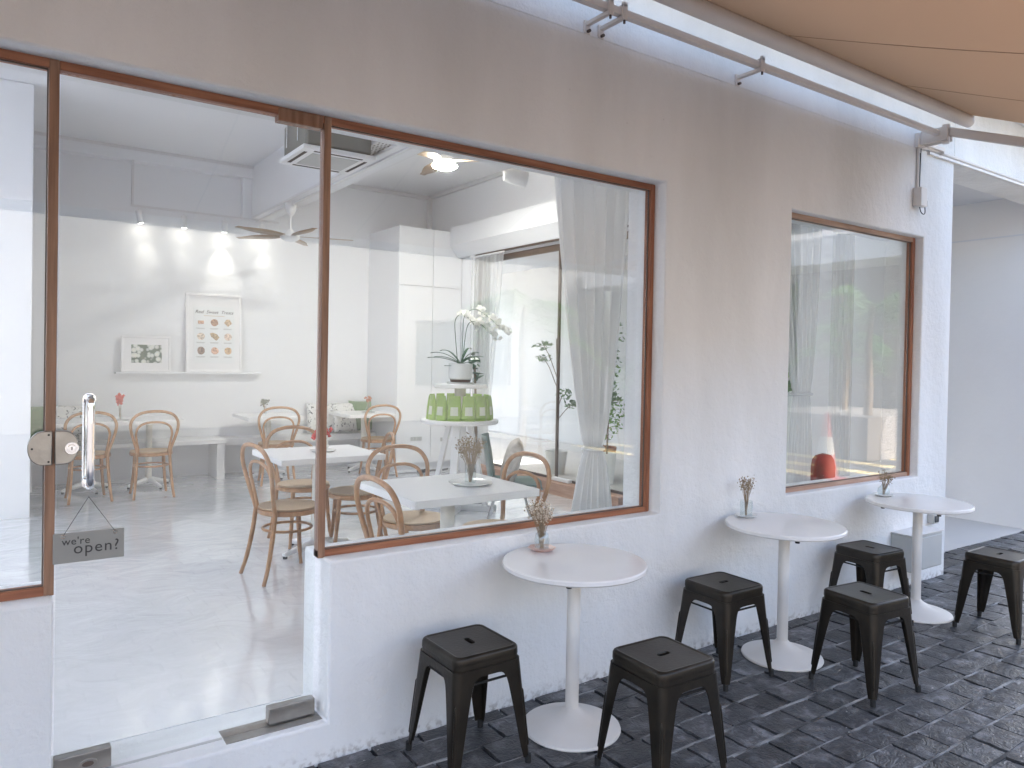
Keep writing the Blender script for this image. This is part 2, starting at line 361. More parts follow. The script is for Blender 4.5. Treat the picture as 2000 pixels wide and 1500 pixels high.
def wall_grid(xs, zs, holes, y0, y1):
    """wall in the x-z plane with rectangular holes [(x0,x1,z0,z1)], thickness y0..y1, with reveals"""
    b = B(); vid = {}
    def V(i, j, k):
        if (i, j, k) not in vid: vid[(i, j, k)] = len(b.v); b.v.append((xs[i], y0 if k == 0 else y1, zs[j]))
        return vid[(i, j, k)]
    def solid(i, j):
        if i < 0 or j < 0 or i >= len(xs)-1 or j >= len(zs)-1: return False
        cx, cz = (xs[i]+xs[i+1])/2, (zs[j]+zs[j+1])/2
        return not any(h[0] < cx < h[1] and h[2] < cz < h[3] for h in holes)
    for i in range(len(xs)-1):
        for j in range(len(zs)-1):
            if not solid(i, j): continue
            b.f.append((V(i, j, 0), V(i+1, j, 0), V(i+1, j+1, 0), V(i, j+1, 0)))
            b.f.append((V(i, j, 1), V(i, j+1, 1), V(i+1, j+1, 1), V(i+1, j, 1)))
            if not solid(i-1, j): b.f.append((V(i, j, 0), V(i, j+1, 0), V(i, j+1, 1), V(i, j, 1)))
            if not solid(i+1, j): b.f.append((V(i+1, j, 0), V(i+1, j, 1), V(i+1, j+1, 1), V(i+1, j+1, 0)))
            if not solid(i, j-1): b.f.append((V(i, j, 0), V(i, j, 1), V(i+1, j, 1), V(i+1, j, 0)))
            if not solid(i, j+1): b.f.append((V(i, j+1, 0), V(i+1, j+1, 0), V(i+1, j+1, 1), V(i, j+1, 1)))
    return b
ZI = .15      # interior floor level
ZC = 3.95     # ceiling

# ================================================================ SETTING
# grout bed sheet and slate setts
struct('ground', B().quad((-200, -200, -.06), (200, -200, -.06), (200, 200, -.06), (-200, 200, -.06)), 'asphalt')
struct('paving_bed', B().box(-8, 30, -3.6, .0, -.05, -.016).box(6.17, 30, .0, .339, -.05, -.016), 'darkjoint')
gb = B()
for k in range(-22, 9):
    yj = -.8685+.1565*k
    if yj < -.02: gb.box(-3, 12, yj-.0075, yj+.0075, -.02, -.0030)
    elif yj < .335: gb.box(6.18, 12, yj-.0065, yj+.0065, -.02, -.0042)
struct('grout_lines', gb, 'grout')
def setts():
    me = bpy.data.meshes.new('slate_paving'); b = B(); shade = []
    rnd = random.Random(3); P = .1565; row = 0; y = .305
    y = -.0855 + P*0
    # rows, joints at -.555 -.71 -.868 ; aligned so that one joint falls on y=-.8685
    y0 = -.8685 + 8*P
    while y0 > -3.5:
        y1 = y0; ya = y0-P; yb_ = y1
        if yb_ > .40: y0 -= P; row += 1; continue
        x = (1.6 if row % 2 else 1.49) - 18*.2145 + rnd.uniform(-.015, .015)
        while x < 12.0:
            L_ = .2145 + rnd.uniform(-.012, .012)
            near = (x < 8.6)
            xa, xb = x+.006, x+L_-.009; yy0, yy1 = ya+.004, min(yb_-.004, -.004 if x < 6.15 else .335)
            if yy1-yy0 > .02 and not (ya > -.02 and x < 6.15):
                n = 4 if near and ya > -2.2 else 1
                hz = rnd.uniform(-.0035, .0035); tx, ty = rnd.uniform(-.012, .012), rnd.uniform(-.02, .02)
                o = len(b.v); cx, cy = (xa+xb)/2, (yy0+yy1)/2
                for j in range(n+1):
                    for i in range(n+1):
                        px = xa+(xb-xa)*i/n; py = yy0+(yy1-yy0)*j/n
                        edge = i in (0, n) or j in (0, n)
                        z = hz + (px-cx)*tx + (py-cy)*ty + (rnd.uniform(-.0022, .0022) if n > 1 else 0)
                        if edge: z -= .0025; px += rnd.uniform(-.0025, .0025); py += rnd.uniform(-.0025, .0025)
                        b.v.append((px, py, z))
                for j in range(n):
                    for i in range(n):
                        a = o+j*(n+1)+i; b.f.append((a, a+1, a+n+2, a+n+1))
                # skirts
                ring = [o+i for i in range(n+1)] + [o+j*(n+1)+n for j in range(1, n+1)] + [o+n*(n+1)+i for i in range(n-1, -1, -1)] + [o+j*(n+1) for j in range(n-1, 0, -1)]
                q = len(b.v)
                for k in ring: vx = b.v[k]; b.v.append((vx[0], vx[1], -.03))
                for k in range(len(ring)): b.f.append((ring[k], q+k, q+(k+1) % len(ring), ring[(k+1) % len(ring)]))
                s_ = rnd.choice((.75, .9, 1.0, 1.1, 1.25, 1.45)); s_ *= rnd.uniform(.9, 1.1)
                shade.append((len(b.f), s_))
            x += L_
        y0 -= P; row += 1
    me.from_pydata(b.v, [], b.f)
    ca = me.color_attributes.new('shade', 'FLOAT_COLOR', 'CORNER'); k = 0
    cur = 0
    for p in me.polygons:
        while p.index >= shade[cur][0]: cur += 1
        s_ = shade[cur][1]
        for li in p.loop_indices: ca.data[li].color = (s_, s_, s_*1.02, 1)
        p.use_smooth = True
    me.set_sharp_from_angle(angle=radians(40))
    me.materials.append(M['slate']); o = bpy.data.objects.new('slate_paving', me); C.objects.link(o); o['kind'] = 'structure'
setts()
struct('floor', B().box(-5, 5.07, .3, 6.75, -.04, ZI).box(5.07, 6.05, .3, 2.5, -.04, ZI-.001), 'epoxy')
struct('courtyard_pavement', B().box(5.35, 8.6, 2.5, 12, -.04, .03).box(6.17, 8.6, .34, 2.499, -.04, .0), 'courtfloor')
struct('road', B().box(8.9, 15.4, -14, -3.6, -.05, -.004).box(-30, 8.9, -14, -3.6, -.05, -.004), 'asphalt')

gr = B(); rg = random.Random(77)
for k in range(70):
    x = rg.uniform(1.2, 6.2); y = rg.uniform(-1.9, -.01) if k % 3 else rg.uniform(-.10, -.012); s_ = rg.uniform(.0015, .0045); a = rg.uniform(0, 3)
    gr.add([(x+s_*cos(a+q*pi/2)*(1 if q % 2 else 1.7), y+s_*sin(a+q*pi/2), .0035+.001*q) for q in range(4)]+[(x, y, .0065)], [(0, 1, 4), (1, 2, 4), (2, 3, 4), (3, 0, 4)])
obj('paving_grit', gr, 'courtfloor', None, kind='stuff', fix=False); tag(bpy.data.objects['paving_grit'], 'pale grit and crumbs scattered over the dark paving', 'grit')
# ================================================================ BUILDING
bl = thing('cafe_building', 'white rendered cafe shop with timber framed windows and glass door', 'building')
xs = [-6, -3, .175, 1.121, 2.991, 4.107, 5.734, 6.17]; zs = [-.04, ZI, .797, 2.597, 5.2]
holes = [(-3.0, .175, .797, 2.597), (.175, 1.121, ZI, 2.597), (1.121, 2.991, .797, 2.597), (4.107, 5.734, .797, 2.597)]
fw = wall_grid(xs, zs, holes, 0, .3)
obj('facade_wall', fw, 'stucco', bl, bevel=.009)
obj('upper_wall', B().box(6.1705, 14, 0, .3, 3.215, 5.2), 'stucco', bl, bevel=.008)
obj('plaster_moulding', B().box(-6, 5.70, -.004, .0, 3.234, 3.245), 'stucco', bl, bevel=.003)
obj('back_wall', B().box(-5, 5.5, 6.75, 6.95, ZI-.1, ZC+.1), 'inwall', bl)
obj('cornice', B().box(-5, 2.64, 6.60, 6.749, 3.80, ZC-.002).box(2.53, 2.64, 6.64, 6.748, 3.30, 3.799), 'inwall', bl, bevel=.004)
obj('ceiling', B().box(-1.2, 6.2, .31, 6.749, ZC, ZC+.2).box(-5, -1.2, 3.9, 6.749, ZC, ZC+.2), 'ceiling', bl)
slb = obj('added_skylight', B().box(-5, -1.2, .31, 3.9, ZC+.44, ZC+.45), 'opal', bl)  # unseen skylight added to brighten the room
for k in range(5): obj('added_skylight_bar', B().box(-5+.02+k*.93, -5+.07+k*.93, .31, 3.9, ZC+.40, ZC+.439), 'awnmetal', slb)
obj('ceiling_beam', B().box(2.64, 2.86, .32, 6.748, 3.30, ZC-.001), 'ceiling', bl, bevel=.004)
obj('partition_column', B().box(-5, .29, 4.95, 5.25, ZI, ZC-.001), 'inwall', bl, bevel=.004)
obj('side_wall', B().box(5.20, 5.45, 5.50, 6.749, ZI-.1, ZC-.001).box(5.20, 5.45, 2.5, 5.50, 2.93, ZC-.0012).box(5.45, 6.10, 2.35, 2.5, 2.93, ZC-.0014).box(5.95, 6.10, .301, 2.35, 2.93, ZC-.0016).box(5.95, 6.10, .301, 1.20, -.04, 2.9299), 'inwall', bl)
obj('left_wall', B().box(-5.2, -5.001, .0, 6.95, 2.7, ZC+.1).box(-5.2, -5.001, 0, 1.2, -.04, 2.7), 'inwall', bl)  # unseen end wall, left open below to let daylight in
obj('added_eave', B().box(-6, 14, -.55, -.001, 3.74, 3.83), 'plaster', bl, bevel=.01)  # unseen eave added to shade the wall strip above the awning
obj('roof_slab', B().box(-1.19, 6.2, .301, 6.95, ZC+.21, ZC+.4).box(-5.2, -1.19, 3.91, 6.95, ZC+.21, ZC+.4), 'plaster', bl)
obj('porch_ceiling', B().box(6.2, 8.599, .301, 10.3, 3.38, 3.6).box(5.46, 6.199, 2.52, 10.3, 3.38, 3.6), 'plaster', bl)  # rear stretch and inner strip added to shade the bright courtyard
# window frames
def win(name, x0, x1, z0, z1, y, left=True, right=True, wd=.031, dp=.05, mat='woodx'):
    fo = obj(name, B().box(x0, x1, y, y+dp, z0, z0+wd), mat, bl, bevel=.0025)
    obj('head_rail', B().box(x0, x1, y, y+dp, z1-wd, z1), mat, fo, bevel=.0025)
    if left: obj('post', B().box(x0, x0+wd*.95, y-.003, y+dp-.003, z0+wd*.0, z1), 'woodpost', fo, bevel=.0025)
    if right: obj('post', B().box(x1-wd*.95, x1, y-.0025, y+dp-.003, z0+.0001, z1-.0001), 'woodpost' if x0 < 0 else 'wood', fo, bevel=.0025)
    gx0 = x0+(wd if left else 0); gx1 = x1-(wd if right else 0)
    obj('pane', B().box(gx0, gx1, y+.02, y+.028, z0+wd, z1-wd), 'glass', fo)
    # dark rubber bead
    g = .004
    obj('glazing_bead', B().box(gx0, gx1, y+.013, y+.0195, z1-wd-g, z1-wd).box(gx0, gx1, y+.013, y+.0195, z0+wd, z0+wd+g).box(gx1-g, gx1, y+.013, y+.0194, z0+wd+g, z1-wd-g), 'darkframe', fo)
    return fo
win('window', -3, .181, .795, 2.597, .09, left=False)
win('window', 1.103, 2.991, .793, 2.597, .09)
win('window', 4.107, 5.734, .790, 2.600, .066, left=False, wd=.036, mat='woodpale')
obj('door_head', B().box(.1815, 1.1025, .09, .14, 2.566, 2.597), 'woodx', bl, bevel=.0025)
# interior skirts of the reveals
# door
dr = obj('door', B().box(.186, 1.098, .106, .116, .166, 2.562), 'glass', bl)
def dhalf(sign, cx=.174, cz=1.296, R=.074, hh=.057, gap=.004):
    pts = []
    for k in range(17):
        a = -pi/2+pi*k/16; pts.append((cx+sign*(.030+(R-.030)*cos(a)), cz+hh*sin(a)))
    pts += [(cx+sign*gap, cz+hh), (cx+sign*gap, cz-hh)]
    if sign < 0: pts = pts[::-1]
    return pts
def xz_prism(pts, y0, y1):
    b = B().prism(pts, 0, 1); b.v = [(v[0], y0 if v[2] == 0 else y1, v[1]) for v in b.v]; return b
lk = obj('lock', xz_prism(dhalf(1), .066, .1055), 'steel', dr, bevel=.003)
cb = B().tube([(.226, .0655, 1.294), (.226, .052, 1.294)], [.022, .020], 24)
obj('lock_cylinder', cb, 'chrome', dr, smooth=True)
kb = B().tube([(.226, .0518, 1.294), (.226, .0495, 1.294)], [.013, .012], 20); obj('key_face', kb, 'chrome', dr, smooth=True)
obj('keyhole', B().box(.2245, .2275, .0480, .0492, 1.289, 1.299), 'black', dr)
sk = obj('strike_plate', xz_prism(dhalf(-1), .064, .0865), 'steel', bl, bevel=.003)
for x, z in ((.113, 1.296), (.160, 1.341), (.160, 1.251)):
    obj('screw', B().tube([(x, .0638, z), (x, .0625, z)], .0035, 10), 'black', sk)
def handle(y_off, yg):
    z0, z1, x = 1.15, 1.475, .2805; s_ = (y_off-yg)
    pts = [(x, yg, z0+.02), (x, yg+s_*.5, z0+.012), (x, yg+s_*.85, z0+.018), (x, y_off, z0+.045), (x, y_off, (z0+z1)/2), (x, y_off, z1-.045), (x, yg+s_*.85, z1-.018), (x, yg+s_*.5, z1-.012), (x, yg, z1-.02)]
    b = B().tube(smooth_pts(pts, 4), .0135, 16)
    for zz in (z0+.018, z1-.018): b.tube([(x, yg, zz), (x, yg+s_*.12, zz)], .021, 20)
    return b
obj('handle', handle(.042, .1055), 'chrome', dr, smooth=True)
obj('handle', handle(.180, .1165), 'chrome', dr, smooth=True)
obj('patch_fitting', B().box(.915, 1.097, .092, .130, 2.540, 2.564).box(.915, 1.097, .088, .134, 2.5405, 2.5935), 'steel', dr, bevel=.002) if False else obj('patch_fitting', B().box(.915, 1.097, .0865, .134, 2.541, 2.5935), wood('bronze_patch', (.20, .10, .06), (.30, .17, .11), rough=.25), dr, bevel=.003)
obj('patch_fitting', B().box(.913, 1.1005, .090, .132, .157, .221), 'steel', dr, bevel=.003)
bp = obj('bottom_lock', B().box(.187, .361, .090, .132, .160, .228), 'steel', dr, bevel=.003)
ov = [(.288+.030*cos(a)*1.0, .192+.017*sin(a)) for a in [2*pi*k/24 for k in range(24)]]
obj('lock_cylinder', xz_prism(ov, .083, .0905), 'steel', dr, bevel=.002)
ov = [(.288+.018*cos(a)*1.0, .192+.009*sin(a)) for a in [2*pi*k/24 for k in range(24)]]
obj('keyhole', xz_prism(ov, .081, .0832), 'darkframe', dr)
fs = obj('floor_spring', B().box(.74, 1.114, .040, .094, ZI, ZI+.003).box(.74, 1.114, .0965, .158, ZI, ZI+.003), 'steel', bl, bevel=.001)
obj('threshold_strip', B().box(.176, .738, .090, .104, ZI, ZI+.0025), 'meter', bl)

# trunking inside
tk = B().box(-5, 2.64, 6.585, 6.60, 3.915, 3.949).box(1.285, 1.31, 6.56, 6.5999, 3.30, 3.80).box(2.625, 2.6399, 1, 6.58, 3.30, 3.325)
obj('cable_trunking', tk, 'trunk', bl, bevel=.002)
obj('cable_trunking', B().box(2.70, 2.735, .5, 6.7, 3.282, 3.2995).box(2.87, 2.885, .5, 6.5, 3.31, 3.34), 'trunk', bl, bevel=.002)
obj('cable_trunking', B().box(3.45, 5.19, 6.70, 6.749, 3.90, ZC-.001).box(5.15, 5.199, .5, 6.699, 3.90, ZC-.0013).box(5.14, 5.199, 6.69, 6.749, 3.0, 3.899).box(3.42, 3.44, .5, 6.7, 3.925, ZC-.001), 'trunk', bl, bevel=.002)
# shutter housing (polygon profile in x-z), runs along y
prof = [(5.199, 3.36), (5.0, 3.36), (5.0, 3.12), (5.12, 2.97), (5.199, 2.97)]
b = B().prism(prof, 0, 1); b.v = [(v[0], 5.815 if v[2] == 0 else 2.52, v[1]) for v in b.v]
hs = obj('shutter_housing', b, 'cabinet', bl, bevel=.004)
obj('guide_rail', B().box(5.12, 5.199, 5.40, 5.50, ZI, 2.969), 'cabinet', hs, bevel=.003)
obj('housing_slot', B().box(5.135, 5.175, 2.53, 5.39, 2.955, 2.969), 'darkframe', hs)
# glazed side: frame + plinth
gz = obj('courtyard_window', B().box(5.22, 5.26, 2.5, 5.5, .27, .30), 'darkframe', bl)
obj('head_rail', B().box(5.22, 5.26, 2.5, 5.50, 2.86, 2.93), 'darkframe', gz)
obj('pane', B().box(5.236, 5.244, 2.5, 5.5, .30, 2.86), 'glass', gz)
obj('mullion', B().box(5.21, 5.235, 3.715, 3.745, .30, 2.86).box(5.205, 5.245, 2.42, 2.50, ZI, 2.93), 'darkframe', gz)
obj('mullion', B().box(5.21, 5.235, 5.40, 5.43, .30, 2.86), 'darkframe', gz)
obj('sill_rail', B().box(5.195, 5.219, 2.5, 5.5, .295, .315), 'darkframe', gz)
obj('door_closer', B().box(5.14, 5.20, 3.42, 3.72, .29, .325), 'cabinet', gz, bevel=.004)
obj('plinth', B().box(5.07, 5.25, 2.55, 5.5, ZI-.01, .285), 'plinth', gz, bevel=.006)
g2 = obj('courtyard_window', B().box(6.0, 6.04, 1.2, 2.36, ZI, .30).box(5.25, 6.0, 2.36, 2.40, ZI, .30), 'darkframe', bl)
obj('head_rail', B().box(6.0, 6.04, 1.2, 2.36, 2.86, 2.93).box(5.25, 6.0, 2.36, 2.40, 2.86, 2.93), 'darkframe', g2)
obj('pane', B().box(6.016, 6.024, 1.2, 2.36, .30, 2.86).box(5.25, 6.0, 2.376, 2.384, .3, 2.86), 'glass', g2)
# wall shelf with two frames
obj('shelf', B().box(1.16, 2.78, 6.63, 6.7495, 1.378, 1.40), 'inwall', bl, bevel=.003)

# ================================================================ courtyard + opposite side
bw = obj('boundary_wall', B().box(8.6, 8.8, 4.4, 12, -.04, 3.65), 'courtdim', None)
obj('brightened_front', B().box(8.595, 8.8, .301, 4.399, -.04, 3.65), 'whiterender', bw)  # one wall in two tones: lighter colour offsets shade at this end
obj('dado_line', B().box(8.588, 8.5945, .31, 4.39, 2.98, 2.995), 'plaster', bw); tag(bw, 'tall white rendered wall closing the courtyard at right', 'wall')
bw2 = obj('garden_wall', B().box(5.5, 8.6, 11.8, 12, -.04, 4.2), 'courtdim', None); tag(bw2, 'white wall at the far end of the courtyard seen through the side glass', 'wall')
lg = obj('kerb_ledge', B().box(8.42, 8.6, 3.6, 11.8, .03, .13), 'courtfloor', None); tag(lg, 'low concrete ledge along the foot of the courtyard wall', 'ledge')
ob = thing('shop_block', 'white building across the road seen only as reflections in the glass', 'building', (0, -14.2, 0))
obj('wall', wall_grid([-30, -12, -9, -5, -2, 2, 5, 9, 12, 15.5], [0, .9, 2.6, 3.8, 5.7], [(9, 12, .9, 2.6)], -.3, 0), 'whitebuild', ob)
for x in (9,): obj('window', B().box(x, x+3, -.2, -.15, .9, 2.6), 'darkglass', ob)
sb = thing('garage_block', 'grey garage wall under a white balcony band seen as a reflection in the small window', 'building', (15.5, 0, 0))
obj('wall', B().box(0, .4, -14, -4.4, 0, 3.75), 'greywall', sb)
obj('balcony_band', B().box(-1.2, .4, -13.9, -3.9, 3.75, 4.35), 'courtwall', sb, bevel=.02)
obj('upper_wall', B().box(0.1, .4, -13.9, -6.2, 4.35, 6), 'courtwall', sb)
for yy in (-13, -10.6, -8.2): obj('window', B().box(.05, .099, yy, yy+1.6, 4.7, 5.7), 'darkglass', sb)
for i, (x, wd) in enumerate(((9.1, .28), (9.9, .3), (10.8, .3), (11.8, .32), (12.9, .35), (14.1, .4))):
    struct('road_stripe', B().box(x, x+wd, -8, -2.9, -.0035, .0005), 'yellow')
struct('side_road', B().box(6.2, 15.5, -3.6, .33, -.05, -.0095) if False else B().box(12.0, 15.5, -3.6, .3, -.05, -.005), 'asphalt')
cn = thing('traffic_cone', 'red traffic cone with white band seen as a reflection in the small window', 'traffic cone', (9.8, -3.15, 0))
obj('body', B().lathe([(.17, .03), (.12, .36), (.075, .62), (.035, .93), (.02, .95), (0, .95)], n=28), 'cone', cn, smooth=True)
obj('band', B().lathe([(.122, .365), (.080, .61)], n=28, cap=False), 'conewhite', cn, smooth=True)
obj('base', B().box(-.2, .2, -.2, .2, 0, .035), 'cone', cn, bevel=.01)
def palm(loc, h, n, L_, label, seed, fan=False):
    rnd = random.Random(seed); t = thing('palm_tree', label, 'palm', loc, rnd.uniform(0, 6), 'palms beside the road')
    obj('trunk', B().tube(smooth_pts([(0, 0, 0), (.05, .02, h*.4), (.02, .06, h*.75), (.08, .05, h)], 5), [.09-.05*i/15 for i in range(16)], 10), 'bark', t, smooth=True)
    b = B()
    for k in range(n):
        az = 2*pi*k/n*2.4+rnd.uniform(-.3, .3); el = rnd.uniform(.15, 1.2); L2 = L_*rnd.uniform(.75, 1.1); base = Vector((.08, .05, h-rnd.uniform(0, .5)))
        dirh = Vector((cos(az), sin(az), 0)); prev = None; N = 9; side = Vector((-sin(az), cos(az), 0))
        for i in range(1, N):
            s_ = i/N; p = base + dirh*L2*s_*cos(el)*(1-.1*s_) + Vector((0, 0, L2*(sin(el)*s_ - .75*s_*s_)))
            if i >= 2:
                for sg in (-1, 1):
                    for q in range(3):
                        ll = L2*.33*(1-abs(s_-.45)); tip = p + side*sg*ll + dirh*ll*(.45+.12*q) + Vector((0, 0, -ll*.35+rnd.uniform(-.05, .05)))
                        o2 = p + dirh*(q*L2*.033); wv = dirh*.016
                        b.add([o2-wv, o2+wv, tip], [(0, 1, 2)])
            if prev is not None: b.add([prev+Vector((0, 0, .01)), prev-Vector((0, 0, .01)), p-Vector((0, 0, .006)), p+Vector((0, 0, .006))], [(0, 1, 2, 3)])
            prev = p
    obj('crown', b, 'palmleaf', t, fix=False)
    return t
palm((12.8, -4.3, 0), 2.7, 22, 1.5, 'tall green palm in front of the grey garage wall, seen in the small window', 1)
palm((13.9, -5.4, 0), 2.1, 20, 1.4, 'shorter green palm nearer the road end, seen in the small window', 2)
palm((10.2, -6.6, 0), 1.9, 20, 1.3, 'bushy palm leaning over the road, reflected left in the small window', 3)
palm((8.1, -8.2, 0), 2.6, 22, 1.7, 'large palm whose fronds reflect faintly in the big window', 4)
pl = obj('planter_box', B().box(12.2, 15.2, -6.2, -3.9, 0, .75), 'greywall', None, bevel=.01); tag(pl, 'long grey concrete planter at the feet of the reflected palms', 'planter')

def foliage(b, c, rx, ry, rz, n, s, rnd, shell=.35):
    for k in range(n):
        while True:
            p = Vector((rnd.uniform(-1, 1), rnd.uniform(-1, 1), rnd.uniform(-1, 1)))
            if p.length <= 1 and (p.length > shell or rnd.random() < .3): break
        q = Vector((c[0]+p.x*rx, c[1]+p.y*ry, c[2]+p.z*rz)); u = Vector((rnd.gauss(0, 1), rnd.gauss(0, 1), rnd.gauss(0, .6))).normalized()
        v = u.cross(Vector((rnd.gauss(0, 1), rnd.gauss(0, 1), rnd.gauss(0, 1)))).normalized(); s2 = s*rnd.uniform(.6, 1.3)
        b.add([q-u*s2, q+v*s2*.38, q+u*s2, q-v*s2*.38], [(0, 1, 2, 3)])
def potted(name, label, loc, potmat, pr, ph, th, crowns, leafmat, seed, n=260, ls=.05, cat='potted plant', grp=None):
    rnd = random.Random(seed); t = thing(name, label, cat, loc, 0, grp)
    po = obj('pot', B().lathe([(pr*.75, 0), (pr, ph), (pr*.9, ph), (pr*.85, ph*.9), (0, ph*.9)], n=28), potmat, t, smooth=True)
    tr = B(); tr.tube(smooth_pts([(0, 0, ph*.85), (.02, .01, th*.5), (-.01, .02, th)], 4), .012, 8)
    for c in crowns: tr.tube([(0, 0.01, c[2]*.75), (c[0]*.6, c[1]*.6, c[2]*.92), (c[0], c[1], c[2])], .006, 6)
    obj('stem', tr, 'bark', t, smooth=True)
    b = B()
    for c in crowns: foliage(b, c[:3], c[3], c[3], c[4], n//len(crowns), ls, rnd, 0)
    obj('leaves', b, leafmat, t, fix=False); return t
potted('potted_tree', 'slender tree in a round white pot beyond the side glass', (6.6, 4.42, .03), 'whiteglaze', .125, .40, 1.9, [(0, 0, 1.15, .16, .2), (.05, .1, 1.6, .2, .3), (-.05, 0, 1.95, .25, .3)], 'leaf', 11, 420, .04)
potted('potted_shrub', 'bright shrub in a terracotta pot half hidden by the tied curtain', (6.9, 4.85, .03), 'terracotta', .2, .42, 1.2, [(0, 0, .9, .32, .4), (0, .1, 1.4, .3, .4)], 'leaflight', 12, 800, .04)
potted('potted_tree', 'small-leaved tree with sparse clusters beyond the glass mullion', (6.55, 5.42, .03), 'concretepot', .16, .32, 1.9, [(-.16, .12, 1.80, .15, .07), (-.13, .15, 1.62, .14, .05), (0, -.12, 1.12, .13, .09), (.1, -.2, .98, .12, .06)], 'leaf', 13, 170, .04)
hb = B(); rr = random.Random(5); foliage(hb, (7.7, 4.3, 1.9), .55, .75, 1.6, 5200, .05, rr, .2)
hd = obj('hedge', hb, 'leaflight', None, fix=False); tag(hd, 'tall light green hedge glimpsed right of the tied curtain', 'hedge')
potted('planter_bush', 'spiky green plant in a tall white planter behind the small window', (7.25, 2.08, 0.0), 'whiteglaze', .24, 1.28, 1.9, [(0, 0, 1.75, .3, .45), (.05, .1, 2.2, .25, .35)], 'leaflight', 14, 1100, .055)

# ================================================================ ROUND TABLES + STOOLS outside
def make_round_table():
    t = thing('round_table', 'round white pedestal table nearest the glass door, blush vase on it', 'table', (0, 0, 0), 0, 'round white tables along the cafe wall')
    R, z = .318, .74
    obj('table_top', B().lathe([(0, z-.026), (R-.006, z-.026), (R, z-.020), (R, z-.006), (R-.004, z-.001), (R-.012, z), (0, z)], n=96, cap=False), 'table', t, smooth=True, angle=30)
    obj('column', B().lathe([(.0295, .075), (.0295, z-.03)], n=32), 'cream', t, smooth=True)
    obj('base', B().lathe([(.214, 0), (.217, .006), (.214, .014), (.200, .020), (.150, .034), (.10, .052), (.06, .070), (.040, .085), (.031, .095)], n=72), 'cream', t, smooth=True)
    b = B()
    for a in (pi/4, 3*pi/4):
        Rm = Matrix.Rotation(a, 3, 'Z'); b.cbox((0, 0, z-.034), .50, .030, .014, Rm)
    obj('support_bracket', b, 'cream', t, bevel=.002)
    for k in range(4):
        a = pi/4+k*pi/2; obj('adjuster_knob', B().cyl((.235*cos(a), .235*sin(a), z-.052), (.235*cos(a), .235*sin(a), z-.041), .012, 12), 'black', t, smooth=True)
    return t
T0 = make_round_table()
place(T0, (2.12, -.325, 0))
T1 = place(copy_tree(T0), (3.62, -.335, 0), .1, 'middle round white pedestal table holding the tall clear square vase')
T2 = place(copy_tree(T0), (5.02, -.36, 0), .2, 'farthest round white pedestal table by the grey meter box, clear bulb vase on it')

